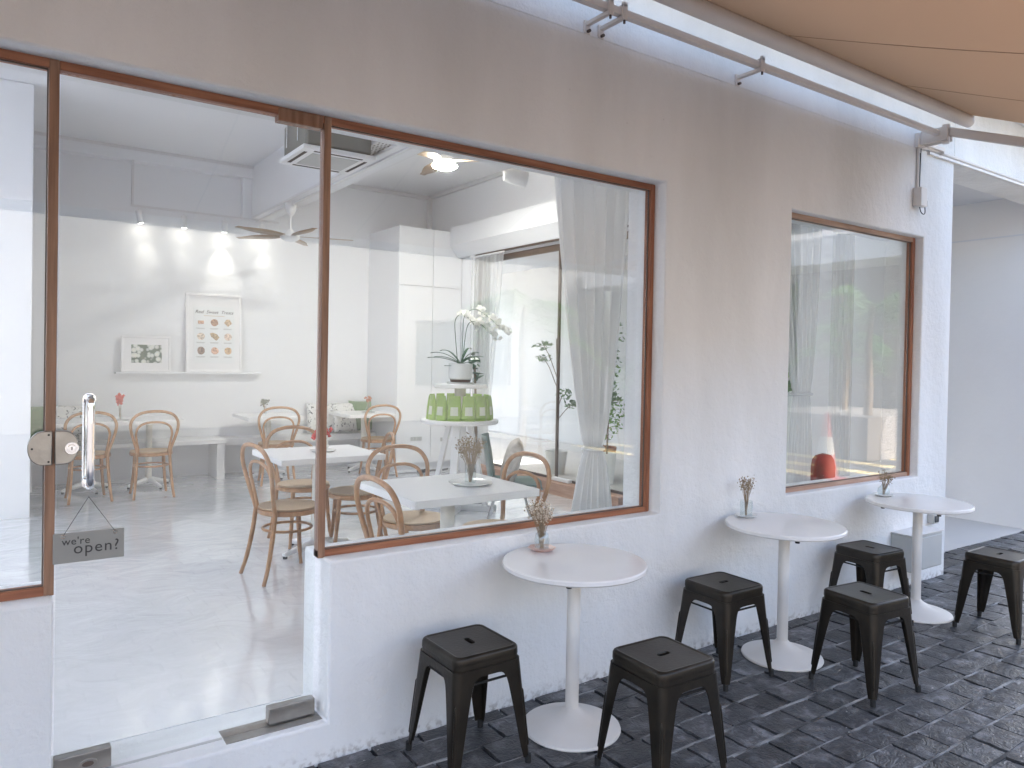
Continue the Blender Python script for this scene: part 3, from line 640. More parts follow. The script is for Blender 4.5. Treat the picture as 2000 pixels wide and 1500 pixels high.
def rsq(half, rad, z, n=6, slotmap=None):
    pts = []
    for cx, cy, a0 in ((1, 1, 0), (-1, 1, pi/2), (-1, -1, pi), (1, -1, 3*pi/2)):
        for k in range(n+1):
            a = a0+pi/2*k/n; pts.append(((half-rad)*cx+rad*cos(a), (half-rad)*cy+rad*sin(a), z))
    return pts
def stad(hx, rad, z, n=6):
    pts = []
    for cx, cy, a0 in ((1, 0, 0), (-1, 0, pi/2), (-1, 0, pi), (1, 0, 3*pi/2)):
        for k in range(n+1):
            a = a0+pi/2*k/n; pts.append((hx*cx+rad*cos(a), rad*sin(a), z))
    return pts
def make_stool():
    t = thing('metal_stool', 'gunmetal stool left of the nearest round table', 'stool', (0, 0, 0), 0, 'gunmetal stools beside the round tables')
    Z = .475
    rings = [stad(.0195, .0115, Z-.012), stad(.0195, .0115, Z-.004), stad(.0205, .0135, Z-.0027), stad(.022, .016, Z-.0025), stad(.026, .022, Z-.0025), rsq(.128, .022, Z-.0025), rsq(.131, .024, Z-.0023), rsq(.134, .026, Z-.0002), rsq(.1375, .029, Z+.0003), rsq(.142, .032, Z), rsq(.148, .037, Z-.004), rsq(.1515, .040, Z-.011), rsq(.1525, .041, Z-.030), rsq(.1525, .041, Z-.034)]
    b = B().loft(rings); obj('seat', b, 'stool', t, smooth=True, angle=60)
    b = B().loft([rsq(.1505, .039, Z-.034), rsq(.151, .040, Z-.036), rsq(.1515, .040, Z-.050), rsq(.152, .040, Z-.058), rsq(.148, .038, Z-.058), rsq(.147, .038, Z-.02)]); obj('seat_frame', b, 'stool', t, smooth=True, angle=50)
    obj('slot_rim', B().loft([stad(.0195, .0118, Z-.0035), stad(.0195, .0128, Z-.0018), stad(.0195, .0142, Z-.0024)]), 'stool', t, smooth=True)
    # legs: folded L-section with rounded corner
    def leg(qx, qy):
        b = B(); rings_o = []; rings_i = []
        for zz, wv in ((Z-.052, None), (Z-.084, None), (Z-.0845, .118), (Z-.0865, .105), (Z-.092, .094), (Z-.102, .085), (Z-.115, .079), (Z-.14, .073), (.25, .060), (.15, .047), (.075, .037), (.045, .031), (.03, .028)):
            c = .152 + (.185-.152)*(1-zz/Z); wv = wv or c-.0003; rd = min(.038*(.35+.65*zz/Z), wv*.8)
            o_, i_ = [], []
            for th, lst, inset in ((0, o_, 0), (0, i_, .003)):
                cc = c-inset; r_ = rd-inset
                lst.append((cc-wv, cc)); lst.append((cc-(wv+rd)/2, cc))
                for k in range(7):
                    a = pi/2-pi/2*k/6; lst.append((cc-rd+ (rd)*cos(a), cc-rd+(rd)*sin(a)))
                lst.append((cc, cc-(wv+rd)/2)); lst.append((cc, cc-wv))
            ring = o_+i_[::-1]
            rings_o.append([(qx*x, qy*y, zz) for x, y in ring])
        b.loft(rings_o, True, True, True); return b
    for qx in (-1, 1):
        for qy in (-1, 1):
            lg_ = obj('leg', leg(qx, qy), 'stool', t, smooth=True, angle=35)
            # pressed rib down the corner
            pts = []
            for zz in (.30, .26, .18, .10, .07):
                c = .152+(.185-.152)*(1-zz/Z); rd = .038*(.35+.65*zz/Z); q = c-rd+rd*.7071; pts.append((qx*q, qy*q, zz))
            obj('rib', B().tube(smooth_pts(pts, 3), [.001]+[.0048]*11+[.001], 8), 'stool', lg_, smooth=True)
            b = B().tube([(qx*.1755, qy*.1755, .034), (qx*.1765, qy*.1765, 0)], [.0135, .0125], 12)
            obj('rubber_foot', b, 'black', lg_, smooth=True)
    for s_ in (-1, 1):
        obj('brace', B().box(-.118, .118, s_*.146-.006, s_*.146, Z-.104, Z-.096).box(-.118, -.100, s_*.142-.006, s_*.142+.004, Z-.120, Z-.1042).box(.100, .118, s_*.142-.006, s_*.142+.004, Z-.120, Z-.1042), 'stooldark', t)
        obj('brace', B().box(s_*.146-.006, s_*.146, -.118, .118, Z-.1145, Z-.1065), 'stooldark', t)
    return t
st = make_stool(); place(st, (1.61, -.28, 0), pi/2+.01)
for loc, rz, lb in (((2.185, -.80, 0), -.03, 'gunmetal stool in front of the nearest round table, cut by the bottom photo edge'),
                    ((3.175, -.285, 0), -.02, 'gunmetal stool between the nearest and the middle round table'),
                    ((3.655, -.79, 0), pi/2-.1, 'gunmetal stool standing in front of the middle round table'),
                    ((4.59, -.28, 0), pi/2-.09, 'gunmetal stool against the wall left of the farthest round table'),
                    ((5.15, -.80, 0), .02, 'gunmetal stool at the right edge of the photo in front of the farthest table')):
    place(copy_tree(st), loc, rz, lb)

# vases
def sprig(b, base, top, rnd, n, spread, blobs, bs, mid=.5):
    for k in range(n):
        a = rnd.uniform(0, 2*pi); s_ = spread*rnd.uniform(.3, 1); tp = Vector(top)+Vector((cos(a)*s_, sin(a)*s_, rnd.uniform(-.3, .15)*spread*1.6))
        bs0 = Vector(base)+Vector((rnd.uniform(-.006, .006), rnd.uniform(-.006, .006), 0)); md = bs0.lerp(tp, mid)+Vector((-cos(a), -sin(a), 0))*s_*.15
        b.tube([bs0, md, tp], [.0011, .001, .0007], 4)
        for q in range(blobs):
            f_ = rnd.uniform(.45, 1.05); p = md.lerp(tp, min(f_, 1))+Vector((rnd.gauss(0, 1), rnd.gauss(0, 1), rnd.gauss(0, 1)))*.009
            yield p
def blob(b, p, r_, rnd):
    n = 3; vs = [p+Vector((0, 0, r_))]
    for k in range(5):
        a = 2*pi*k/5+rnd.random(); vs.append(p+Vector((cos(a)*r_, sin(a)*r_, rnd.uniform(-.3, .3)*r_)))
    vs.append(p-Vector((0, 0, r_*.8)))
    b.add(vs, [(0, 1+k, 1+(k+1) % 5) for k in range(5)]+[(6, 1+(k+1) % 5, 1+k) for k in range(5)])
def vase(name, label, loc, prof, dish, dishmat, flmat, top, spread, n, blobs, bs, seed, grp, sides=32, dishn=32, vmat='vase', water=None):
    t = thing(name, label, 'vase', loc, seed*.3, grp); rnd = random.Random(seed)
    if dish: obj('dish', B().lathe(dish, n=dishn), dishmat, t, smooth=dishn > 12)
    vb = obj('vessel', B().lathe(prof, n=sides, cap=False), vmat, t, smooth=sides > 8)
    sb_ = B(); fb_ = B()
    for p in sprig(sb_, (0, 0, .012), top, rnd, n, spread, blobs, bs): blob(fb_, p, bs*rnd.uniform(.6, 1.3), rnd)
    obj('stems', sb_, 'twig', t); obj('flowers', fb_, flmat, t, fix=False)
    return t
G1 = 'vases on the outdoor round tables'; G2 = 'vases on the indoor tables'
dishp = [(0, .002), (.045, .0), (.066, .012), (.068, .013), (.064, .0145), (.044, .006), (0, .006)]
bulb = [(.028, .008), (.034, .012), (.036, .05), (.030, .075), (.014, .092), (.012, .118), (.017, .124), (.0155, .124), (.0105, .117), (.0125, .091), (.028, .074), (.034, .049), (.032, .013), (0, .012)]
vase('flower_vase', 'clear bottle vase of pale dried flowers on a blush hexagonal dish', (2.105, -.105, .74), bulb, dishp, 'pinkglaze', 'drybuff', (-.004, 0, .21), .075, 60, 9, .0042, 1, G1, dishn=8)
sq = [(.036, .008), (.036, .095), (.0345, .095), (.0345, .012), (0, .012)]
vase('flower_vase', 'clear straight glass of brown dried flowers on the middle round table', (3.575, -.11, .74), sq, [(p[0]*.95, p[1]) for p in dishp], 'whiteglaze', 'drybrown', (0, 0, .22), .05, 26, 6, .0042, 2, G1, sides=24)
bulb2 = [(.034, .008), (.042, .03), (.036, .052), (.016, .075), (.013, .085), (.0115, .085), (.0145, .075), (.034, .051), (.040, .03), (.03, .012), (0, .011)]
vase('flower_vase', 'small bulb vase of leaning brown dried flowers on the farthest round table', (4.995, -.14, .74), bulb2, [(p[0]*1.0, p[1]) for p in dishp], 'whiteglaze', 'drybrown', (-.05, .0, .16), .06, 26, 6, .0045, 3, G1)

# ================================================================ hanging sign
sg = thing('open_sign', 'grey open sign hanging on a string behind the door handle', 'sign', (.284, .080, .90))
obj('board', B().box(-.108, .108, 0, .004, 0, .103), 'signgrey', sg, bevel=.002)
R90 = Matrix.Rotation(pi/2, 4, 'X')
text_mesh("we're", .036, 'ink', sg, 'lettering', Matrix.Translation((-.040, -.0008, .062)) @ R90, spacing=1.05)
text_mesh("open?", .054, 'ink', sg, 'lettering', Matrix.Translation((.022, -.0008, .030)) @ R90, spacing=1.12)
for x in (-.078, .078): obj('eyelet', B().tube([(x+.006*cos(a), -.001, .092+.006*sin(a)) for a in [2*pi*k/12 for k in range(12)]], .0013, 6, closed=True), 'chrome', sg)
obj('string', B().tube([(-.078, -.001, .095), (-.004, -.002, .222)], .0009, 5).tube([(.078, -.001, .095), (-.004, -.002, .222)], .0009, 5), 'cable', sg)

# ================================================================ AWNING
aw = thing('awning', 'tan canvas retractable awning with white roller tube above the wall', 'awning', (0, 0, 0))
obj('roller_tube', B().cyl((-6, -.30, 3.385), (5.72, -.30, 3.385), .044, 32), 'awnmetal', aw, smooth=True)
x1 = 5.715; sl_ = .385
def canv(x0, x1_, y0, y1_, n=24, off=0):
    vs = []; fs_ = []
    for i in range(n+1):
        y = y0+(y1_-y0)*i/n; s_ = (y-(-.30)); z = 3.432 + sl_*(y+.30) - .03*sin(pi*min(1, (-.3-y)/2.25)) + off
        vs += [(x0, y, z), (x1_, y, z)]
    for i in range(n): fs_.append((2*i, 2*i+1, 2*i+3, 2*i+2))
    return vs, fs_
b = B(); b.add(*canv(-6, x1, -.30, -2.55)); obj('canvas', b, 'canvas', aw, solid=.0015)
for x in (-.05, 1.15, 2.35, 3.55, 4.75): obj('seam', B().add(*canv(x-.006, x+.006, -.34, -2.55, off=-.0018)), 'seam', aw, solid=.0008)
obj('front_bar', B().box(-6, 5.72, -2.60, -2.55, 2.50, 2.58), 'awnmetal', aw, bevel=.006)
obj('torsion_bar', B().box(-6, 5.62, -.168, -.132, 3.292, 3.328), 'awnmetal', aw, bevel=.004)
for x in (2.40, 2.49, 3.545):
    br = obj('bracket', B().box(x-.012, x+.012, -.176, -.0, 3.272, 3.291).box(x-.014, x+.014, -.184, -.169, 3.266, 3.352).box(x-.018, x+.018, -.012, .0, 3.235, 3.30).box(x-.014, x+.014, -.184, -.12, 3.3285, 3.340), 'awnmetal', aw, bevel=.002)
    obj('bolt', B().cyl((x, -.176, 3.250), (x, -.176, 3.268), .006, 8).cyl((x, -.03, 3.245), (x, -.012, 3.245), .008, 8), 'darkframe', br)
br = obj('bracket', B().box(5.56, 5.70, -.03, 0, 3.235, 3.34).box(5.585, 5.60, -.22, -.03, 3.25, 3.35).box(5.655, 5.67, -.22, -.03, 3.25, 3.35).box(5.67, 5.92, -.05, -.02, 3.255, 3.285).box(5.90, 5.92, -.05, -.02, 3.235, 3.255), 'awnmetal', aw, bevel=.003)
obj('pivot', B().cyl((5.628, -.19, 3.235), (5.628, -.19, 3.37), .026, 16), 'awnmetal', br, smooth=True)
obj('bolt', B().cyl((5.61, -.036, 3.26), (5.61, -.03, 3.26), .007, 8).cyl((5.65, -.036, 3.275), (5.65, -.03, 3.275), .007, 8), 'darkframe', br)
def beam(b, a, c, wd, ht):
    a, c = Vector(a), Vector(c); t = (c-a).normalized(); s_ = t.cross(Vector((0, 0, 1))).normalized(); u = s_.cross(t)
    vs = [p+s_*sx*wd/2+u*sz*ht/2 for p in (a, c) for sx, sz in ((-1, -1), (1, -1), (1, 1), (-1, 1))]
    b.add(vs, [(0, 1, 2, 3), (7, 6, 5, 4)]+[(i, 4+i, 4+(i+1) % 4, (i+1) % 4) for i in range(4)])
b = B(); beam(b, (5.63, -.21, 3.315), (5.60, -1.35, 2.87), .04, .062); obj('arm', b, 'awnmetal', aw, bevel=.008)
b = B(); beam(b, (5.60, -1.35, 2.87), (4.9, -2.53, 2.54), .035, .055); obj('arm', b, 'awnmetal', aw, bevel=.008)
cbx = thing('junction_box', 'small off-white electrical box with looped black cable high on the wall', 'electrical box', (5.60, 0, 2.80))
obj('housing', B().box(-.045, .045, -.062, 0, 0, .14), 'pvc', cbx, bevel=.006)
obj('plug', B().box(.052, .078, -.05, -.015, .01, .055), 'meter', cbx, bevel=.004)
obj('cable', B().tube(smooth_pts([(.0, -.03, 0), (.008, -.035, -.035), (.035, -.04, -.05), (.062, -.038, -.035), (.066, -.034, .012)], 5), .0035, 8).tube(smooth_pts([(.02, -.012, .14), (.022, -.014, .3), (.024, -.016, .44), (.04, -.016, .468), (.075, -.016, .472)], 4), .0055, 8).tube(smooth_pts([(.075, -.016, .472), (.30, -.018, .452), (.36, -.02, .455), (.34, -.02, .50)], 4), .003, 6), 'cable', cbx, smooth=True)
obj('conduit', B().cyl((-.002, -.012, .14), (-.002, -.012, .43), .009, 12).cyl((-.002, -.012, .40), (-.002, -.012, .432), .013, 12), 'pvc', cbx, smooth=True)
cd = obj('conduit_pipe', B().cyl((5.71, -.016, 3.255), (14, -.016, 3.235), .013, 12).box(5.75, 14, -.022, -.0, 3.216, 3.236), 'pvc', None, smooth=True); tag(cd, 'white conduit running along the wall edge right of the awning bracket', 'conduit')
mb = thing('meter_box', 'grey metal box low on the wall behind the farthest round table', 'electrical box', (5.58, 0, .16))
obj('housing', B().box(-.215, .215, -.155, 0, 0, .255), 'meter', mb, bevel=.006)
obj('door', B().box(-.195, .20, -.162, -.1555, .01, .235), 'meter', mb, bevel=.003)
obj('lid', B().box(-.22, .22, -.165, .0, .256, .266), 'pvc', mb, bevel=.003)
sbx = thing('socket_box', 'tiny grey weatherproof socket above the grey metal box', 'socket', (5.925, 0, .43))
obj('housing', B().box(-.04, .04, -.05, 0, 0, .075), 'meter', sbx, bevel=.006)
obj('cover', B().box(-.03, .03, -.056, -.0505, .012, .062), 'darkglass', sbx, bevel=.004)

# ================================================================ INTERIOR furniture
def make_table(w_=.78, d_=.70):
    t = thing('cafe_table', '', 'table', (0, 0, 0), 0, 'white rectangular tables inside the cafe')
    z = .75
    obj('table_top', B().box(-w_/2, w_/2, -d_/2, d_/2, z-.042, z), 'intable', t, bevel=.003)
    obj('column', B().lathe([(.041, .06), (.041, z-.05)], n=28), 'inleg', t, smooth=True)
    b = B()
    for k in range(4):
        a = pi/4*0+k*pi/2+.35; b.tube([(.03*cos(a), .03*sin(a), .075), (.18*cos(a), .18*sin(a), .048), (.30*cos(a), .30*sin(a), .026)], [.03, .024, .018], 10, flat=1)
    obj('foot', b, 'intable', t, smooth=True)
    for k in range(4):
        a = k*pi/2+.35; obj('glide', B().cyl((.29*cos(a), .29*sin(a), 0), (.29*cos(a), .29*sin(a), .018), .016, 10), 'black', t)
    obj('underplate', B().cbox((0, 0, z-.050), .45, .05, .014).cbox((0, 0, z-.0505), .05, .45, .013), 'inleg', t)
    return t
ct = make_table(); place(ct, (2.14, .83, ZI), 0, 'white rectangular table just inside the big window with a dried bouquet')
for loc, rz, lb in (((2.03, 2.59, ZI), 0, 'white rectangular table behind the door post with a red flower vase'),
                    ((.83, 6.2, ZI), 0, 'white table at far left in front of the bench, half hidden by the door handle'),
                    ((1.44, 6.2, ZI), 0, 'white table with a red rose vase in front of the left bench'),
                    ((2.76, 6.25, ZI), 0, 'white table with a grey-green sprig by the end of the left bench'),
                    ((3.98, 6.2, ZI), 0, 'white table with an orange flower by the patterned cushions')):
    c = place(copy_tree(ct), loc, rz, lb)
    if loc[1] > 6: c.scale = (.78 if loc[0] < 2 else .85, 1, 1)
def make_chair():
    t = thing('bentwood_chair', '', 'chair', (0, 0, 0), 0, 'bentwood chairs inside the cafe')
    zs_ = .46
    obj('seat_frame', B().lathe([(.150, zs_-.040), (.196, zs_-.040), (.203, zs_-.034), (.203, zs_-.010), (.196, zs_-.006), (.150, zs_-.006)], n=48), 'bent', t, smooth=True)
    obj('seat', B().lathe([(0, zs_-.005), (.192, zs_-.005), (.200, zs_), (.197, zs_+.006), (.180, zs_+.005), (0, zs_+.001)], n=48), 'seat', t, smooth=True)
    L_ = lambda s_, a: [(s_*x, y, z) for x, y, z in a]
    half = [(.152, -.165, .44), (.160, -.180, .50), (.188, -.200, .59), (.216, -.222, .70), (.214, -.238, .78), (.170, -.252, .845), (.095, -.262, .876), (0, -.265, .885)]
    pts = L_(-1, half)+L_(1, half[::-1])[1:]
    obj('outer_hoop', B().tube(smooth_pts(pts, 4), .0145, 10), 'bent', t, smooth=True)
    half = [(.138, -.158, .45), (.146, -.172, .52), (.160, -.186, .60), (.166, -.198, .66), (.145, -.211, .725), (.085, -.220, .762), (0, -.223, .772)]
    pts = L_(-1, half)+L_(1, half[::-1])[1:]
    obj('inner_hoop', B().tube(smooth_pts(pts, 4), .0115, 10), 'bent', t, smooth=True)
    for s_ in (-1, 1):
        obj('leg', B().tube(smooth_pts([(s_*.152, -.165, .445), (s_*.158, -.182, .30), (s_*.172, -.215, .12), (s_*.186, -.250, 0)], 4), [.0155]*6+[.0145]*3+[.013]*4, 10), 'bent', t, smooth=True)
        obj('leg', B().tube(smooth_pts([(s_*.135, .132, .43), (s_*.142, .142, .28), (s_*.158, .160, .10), (s_*.172, .178, 0)], 4), [.0175]*5+[.015]*4+[.0125]*4, 10), 'bent', t, smooth=True)
    obj('stretcher_ring', B().tube([(.158*cos(a), .158*sin(a)-.01, .315) for a in [2*pi*k/36 for k in range(36)]], .0095, 8, closed=True), 'bent', t, smooth=True)
    return t
ch = make_chair()
def face(dx, dy): return atan2(dy, dx)-pi/2
chairs = [((1.66, 2.13), (1, .12), 'bentwood chair on the door side of the middle table, whole back and legs in view'),
          ((2.27, 2.44), (-1, .30), 'bentwood chair at the right of the middle table, just right of the timber post'),
          ((2.04, 2.93), (.04, -1), 'bentwood chair behind the middle table, hoop rising behind the red flowers'),
          ((1.78, .50), (1, .05), 'bentwood chair nearest the glass, at the left end of the window table'),
          ((2.21, 1.36), (.03, -1), 'bentwood chair behind the window table'),
          ((2.50, .88), (-1, -.05), 'bentwood chair at the right end of the window table by the dried bouquet'),
          ((.80, 5.66), (-.02, 1), 'bentwood chair at far left seen behind the chrome door handle'),
          ((1.37, 5.62), (.03, 1), 'bentwood chair facing the left bench, second from the left'),
          ((2.72, 5.80), (.18, 1), 'bentwood chair at the table with the grey-green sprig'),
          ((3.97, 5.76), (.15, 1), 'bentwood chair at the table with the orange flower')]
for i, ((x, y), dr_, lb) in enumerate(chairs):
    c = ch if i == 0 else copy_tree(ch)
    place(c, (x, y, ZI), face(*dr_), lb)
# indoor vases
vase('flower_vase', 'glass of dark dried baby breath on a white dish on the window table', (2.27, .80, ZI+.75), [(.033, .01), (.033, .12), (.0315, .12), (.0315, .014), (0, .014)], [(0, .002), (.10, 0), (.125, .014), (.126, .016), (.10, .008), (0, .008)], 'whiteglaze', 'drybrown', (-.005, 0, .25), .095, 60, 9, .0042, 4, G2)
vase('flower_vase', 'white vase of red flowers on the middle table behind the timber post', (2.07, 2.60, ZI+.75), [(.03, .008), (.045, .04), (.02, .10), (.012, .13)], [(0, .002), (.08, 0), (.10, .012), (0, .008)], 'whiteglaze', 'redflower', (0, 0, .15), .085, 14, 5, .016, 5, G2, vmat='whiteglaze')
vase('flower_vase', 'slim glass with a single red rose on the left bench table', (1.13, 6.02, ZI+.75), [(.02, .0), (.022, .04), (.009, .09), (.010, .13)], [(0, .002), (.08, 0), (.09, .006), (0, .006)], 'whiteglaze', 'rose', (.02, 0, .26), .03, 9, 7, .017, 6, G2)
vase('flower_vase', 'clear glass with a grey-green sprig at the end of the left bench', (2.75, 6.36, ZI+.75), [(.025, .0), (.03, .03), (.02, .08), (.022, .10)], None, None, 'drygrey', (0, 0, .17), .05, 14, 6, .012, 7, G2)
vase('flower_vase', 'clear bottle with an orange flower beside the green cushion', (4.05, 6.22, ZI+.75), [(.04, .0), (.045, .03), (.02, .09), (.012, .11)], [(0, .002), (.08, 0), (.09, .006), (0, .006)], 'whiteglaze', 'orangefl', (0, 0, .20), .035, 8, 6, .014, 8, G2)

# benches + cushions
bn = thing('wall_bench', 'long white built-in bench under the framed prints', 'bench', (0, 6.3, ZI), 0, 'white benches along the back wall')
obj('seat', B().box(.30, 2.30, 0, .449, .42, .47), 'intable', bn, bevel=.004)
obj('leg', B().box(2.19, 2.28, .02, .4485, 0, .4195), 'intable', bn, bevel=.003)
obj('leg', B().box(.30, .36, .02, .4485, 0, .4195), 'intable', bn, bevel=.003)
b2 = thing('wall_bench', 'white built-in bench with patterned cushions left of the cabinet', 'bench', (0, 6.42, ZI), 0, 'white benches along the back wall')
obj('seat', B().box(2.305, 4.25, 0, .329, .38, .46), 'intable', b2, bevel=.004)
obj('leg', B().box(4.15, 4.25, .05, .3285, 0, .3795), 'intable', b2)
def cushion(name, label, loc, w_, h_, th, mat, rz=0, tilt=.2, seed=0, ribs=0):
    n = 20; rnd = random.Random(seed); b = B(); rings = []
    vs = []; fs_ = []
    for sgn in (1, -1):
        o = len(vs)
        for j in range(n+1):
            for i in range(n+1):
                u, v = i/n*2-1, j/n*2-1; e = (1-u**4)*(1-v**4); pin = 1-.07*(u*u)*(1-abs(v))-.0
                z = sgn*th/2*e**.55
                if ribs: z *= 1+.10*sin((u if ribs > 0 else v)*abs(ribs)*pi)
                sx = w_/2*u*(1-.05*(1-v*v)*abs(u)); sz = h_/2*v*(1-.05*(1-u*u)*abs(v))
                vs.append((sx, z, sz+h_/2))
        for j in range(n):
            for i in range(n):
                a = o+j*(n+1)+i; fs_.append((a, a+1, a+n+2, a+n+1))
    b.add(vs, fs_); o = obj(name, b, mat, None, smooth=True, angle=80)
    bm = bmesh.new(); bm.from_mesh(o.data); bmesh.ops.remove_doubles(bm, verts=bm.verts, dist=.0005); bmesh.ops.recalc_face_normals(bm, faces=bm.faces); bm.to_mesh(o.data); bm.free()
    o.location = loc; o.rotation_euler = (-tilt, 0, rz)
    return tag(o, label, 'cushion', 'scatter cushions on the benches')
zb = ZI+.475
cushion('cushion', 'sage green ribbed cushion at the left end of the left bench', (.40, 6.55, zb), .42, .42, .14, 'greenvelvet', .1, .22, 1, -9)
cushion('cushion', 'white cushion with dark floral print on the left bench', (.72, 6.54, zb), .44, .42, .14, 'floral', -.05, .22, 2)
cushion('cushion', 'white cushion with dark leaf print beside the timber post', (3.60, 6.60, zb-.01), .46, .40, .13, 'floral', -.05, .2, 3)
cushion('cushion', 'white leaf-print cushion leaning on the green corduroy one', (3.90, 6.56, zb-.01), .40, .40, .12, 'floral', .25, .2, 4)
cushion('cushion', 'green corduroy cushion in the corner beside the cabinet', (4.12, 6.60, zb-.01), .34, .42, .13, 'greenvelvet', -.1, .14, 5, 8)

# tall cabinet
cb_ = thing('tall_cabinet', 'tall white storage cabinet with flush doors beside the benches', 'cabinet', (4.26, 5.82, ZI))
obj('carcass', B().box(0, .93, .02, .929, .10, 3.16).box(0.01, .93, .06, .929, 0, .10), 'cabinet', cb_)
for x0, x1_ in ((0.0, .494), (.499, .93)):
    obj('door', B().box(x0+.001, x1_, 0, .0195, .105, 2.402), 'cabinet', cb_, bevel=.002)
    obj('door', B().box(x0+.001, x1_, 0, .0195, 2.408, 3.158), 'cabinet', cb_, bevel=.002)
for k in range(4): obj('socket_panel', B().box(.205+.042*k, .240+.042*k, -.006, 0, .395, .445), 'meter', cb_)
sk_ = None; obj('socket_panel', B().box(.645, .675, -.006, 0, .37, .42), 'meter', cb_)
ps = thing('power_strip', 'black power adapter and cable lying on the floor by the cabinet', 'power strip', (4.62, 5.7, ZI), .2)
obj('adapter', B().box(-.11, .05, -.03, .03, 0, .035), 'black', ps, bevel=.005)
obj('cable', B().tube(smooth_pts([(.05, 0, .008), (.15, .04, .006), (.28, -.02, .006), (.42, .03, .006)], 4), .006, 6).tube(smooth_pts([(-.11, 0, .008), (-.3, .06, .006), (-.55, .03, .006)], 4), .004, 6), 'cable', ps)
bx_ = thing('cardboard_box', 'small brown carton on the floor behind the display stand', 'box', (4.55, 4.55, ZI), .1)
obj('carton', B().box(-.075, .075, -.06, .06, 0, .12), 'card', bx_); obj('lid_tape', B().box(-.076, .076, -.012, .012, .12, .1215), 'drybuff', bx_)

# display stand with pouches and orchid
SX, SY = 3.75, 3.40
ds = thing('display_stand', 'white two-tier round display stand on splayed legs', 'display stand', (SX, SY, ZI))
zt, zl = 1.375-ZI, 1.035-ZI
obj('upper_tray', B().lathe([(0, zt-.035), (.250, zt-.035), (.257, zt-.028), (.257, zt-.003), (.25, zt), (0, zt)], n=64), 'intable', ds, smooth=True)
obj('lower_tray', B().lathe([(0, zl-.04), (.365, zl-.04), (.375, zl-.03), (.375, zl-.004), (.368, zl), (0, zl)], n=72), 'intable', ds, smooth=True)
obj('column', B().lathe([(.055, zl), (.055, zt-.035)], n=28), 'inleg', ds, smooth=True)
for a in (pi*.25, pi*.75, pi*1.25, pi*1.75):
    b = B(); beam(b, (.10*cos(a), .10*sin(a), zl-.04), (.27*cos(a), .27*sin(a), .05), .07, .045); obj('leg', b, 'intable', ds, bevel=.004)
b = B(); beam(b, (-.26, -.26, .03), (.26, .26, .03), .08, .06); beam(b, (-.26, .26, .0295), (.26, -.26, .0295), .08, .058); obj('foot_cross', b, 'intable', ds, bevel=.004)
def make_pouch():
    t = thing('snack_pouch', '', 'pouch', (0, 0, 0), 0, 'green pouches in a ring on the display stand')
    n = 10; hgt = .235; rings = []
    for j in range(13):
        v = j/12; wv = (.142-.034*v)/2; th = .042*(1-v)**.7+.0015; z = v*hgt; rg = []
        for k in range(24):
            a = 2*pi*k/24; ex = 2.4; cx_ = math.copysign(abs(cos(a))**(2/ex), cos(a)); sy_ = math.copysign(abs(sin(a))**(2/ex), sin(a))
            rg.append((wv*cx_, th*sy_-v*.012, z+.004*sin(3*a)*(v*(1-v))))
        rings.append(rg)
    obj('body', B().loft(rings, True, True, True), 'pouch', t, smooth=True, angle=60)
    lb_ = B(); N = 6
    for j in range(N):
        pass
    vs = []; fs_ = []
    for j in range(5):
        v = .22+.34*j/4; th = .042*(1-v)**.7+.0015
        for i in range(5):
            u = -.55+1.1*i/4; wv = (.142-.034*v)/2; yv = -th*(1-abs(u)**2.4)**(1/2.4)-v*.012-.0022; vs.append((wv*u, yv, v*hgt))
    for j in range(4):
        for i in range(4): a = j*5+i; fs_.append((a, a+1, a+6, a+5))
    obj('label', B().add(vs, fs_), 'label', t, smooth=True)
    return t
pp = make_pouch(); rnd = random.Random(9)
camdir = atan2(-D-SY, -SX)
posn = ['leftmost front', 'second from left in front', 'third from left in front', 'left of centre in front', 'right of centre in front', 'third from right in front', 'second from right in front', 'rightmost front']
NP = 14
for k in range(NP):
    a = camdir - pi/2*.0 + (k-3.5)*2*pi/NP + .05
    p_ = pp if k == 0 else copy_tree(pp)
    rot = a+pi/2+rnd.uniform(-.12, .12)
    side = (k-3.5)*2*pi/NP
    if -1.6 < side < 1.6: lb = 'green snack pouch with pale label, %s of the tray' % posn[int(round(side/(2*pi/NP)+3.5))]
    else: lb = 'green snack pouch in the hidden back row of the lower tray'
    place(p_, (SX+.285*cos(a), SY+.285*sin(a), ZI+zl+.001), rot, lb)
op = thing('orchid_plant', 'white orchid in a banded white pot on the display stand', 'orchid', (SX, SY, ZI+zt+.0))
obj('saucer', B().lathe([(0, 0), (.125, 0), (.135, .018), (0, .012)], n=40), 'whiteglaze', op, smooth=True)
po = obj('pot', B().lathe([(.096, .040), (.115, .060), (.117, .20), (.110, .20), (.108, .18), (0, .18)], n=40, cap=False), 'whiteglaze', op, smooth=True)
obj('band', B().lathe([(0, .0185), (.095, .0185), (.104, .045), (.0985, .046)], n=40, cap=False), 'brownglaze', po, smooth=True)
b = B(); rnd = random.Random(21)
vx = Vector((cos(yaw), -sin(yaw), 0)); vd = Vector((sin(yaw), cos(yaw), 0))     # picture right / depth, for the plant's lean
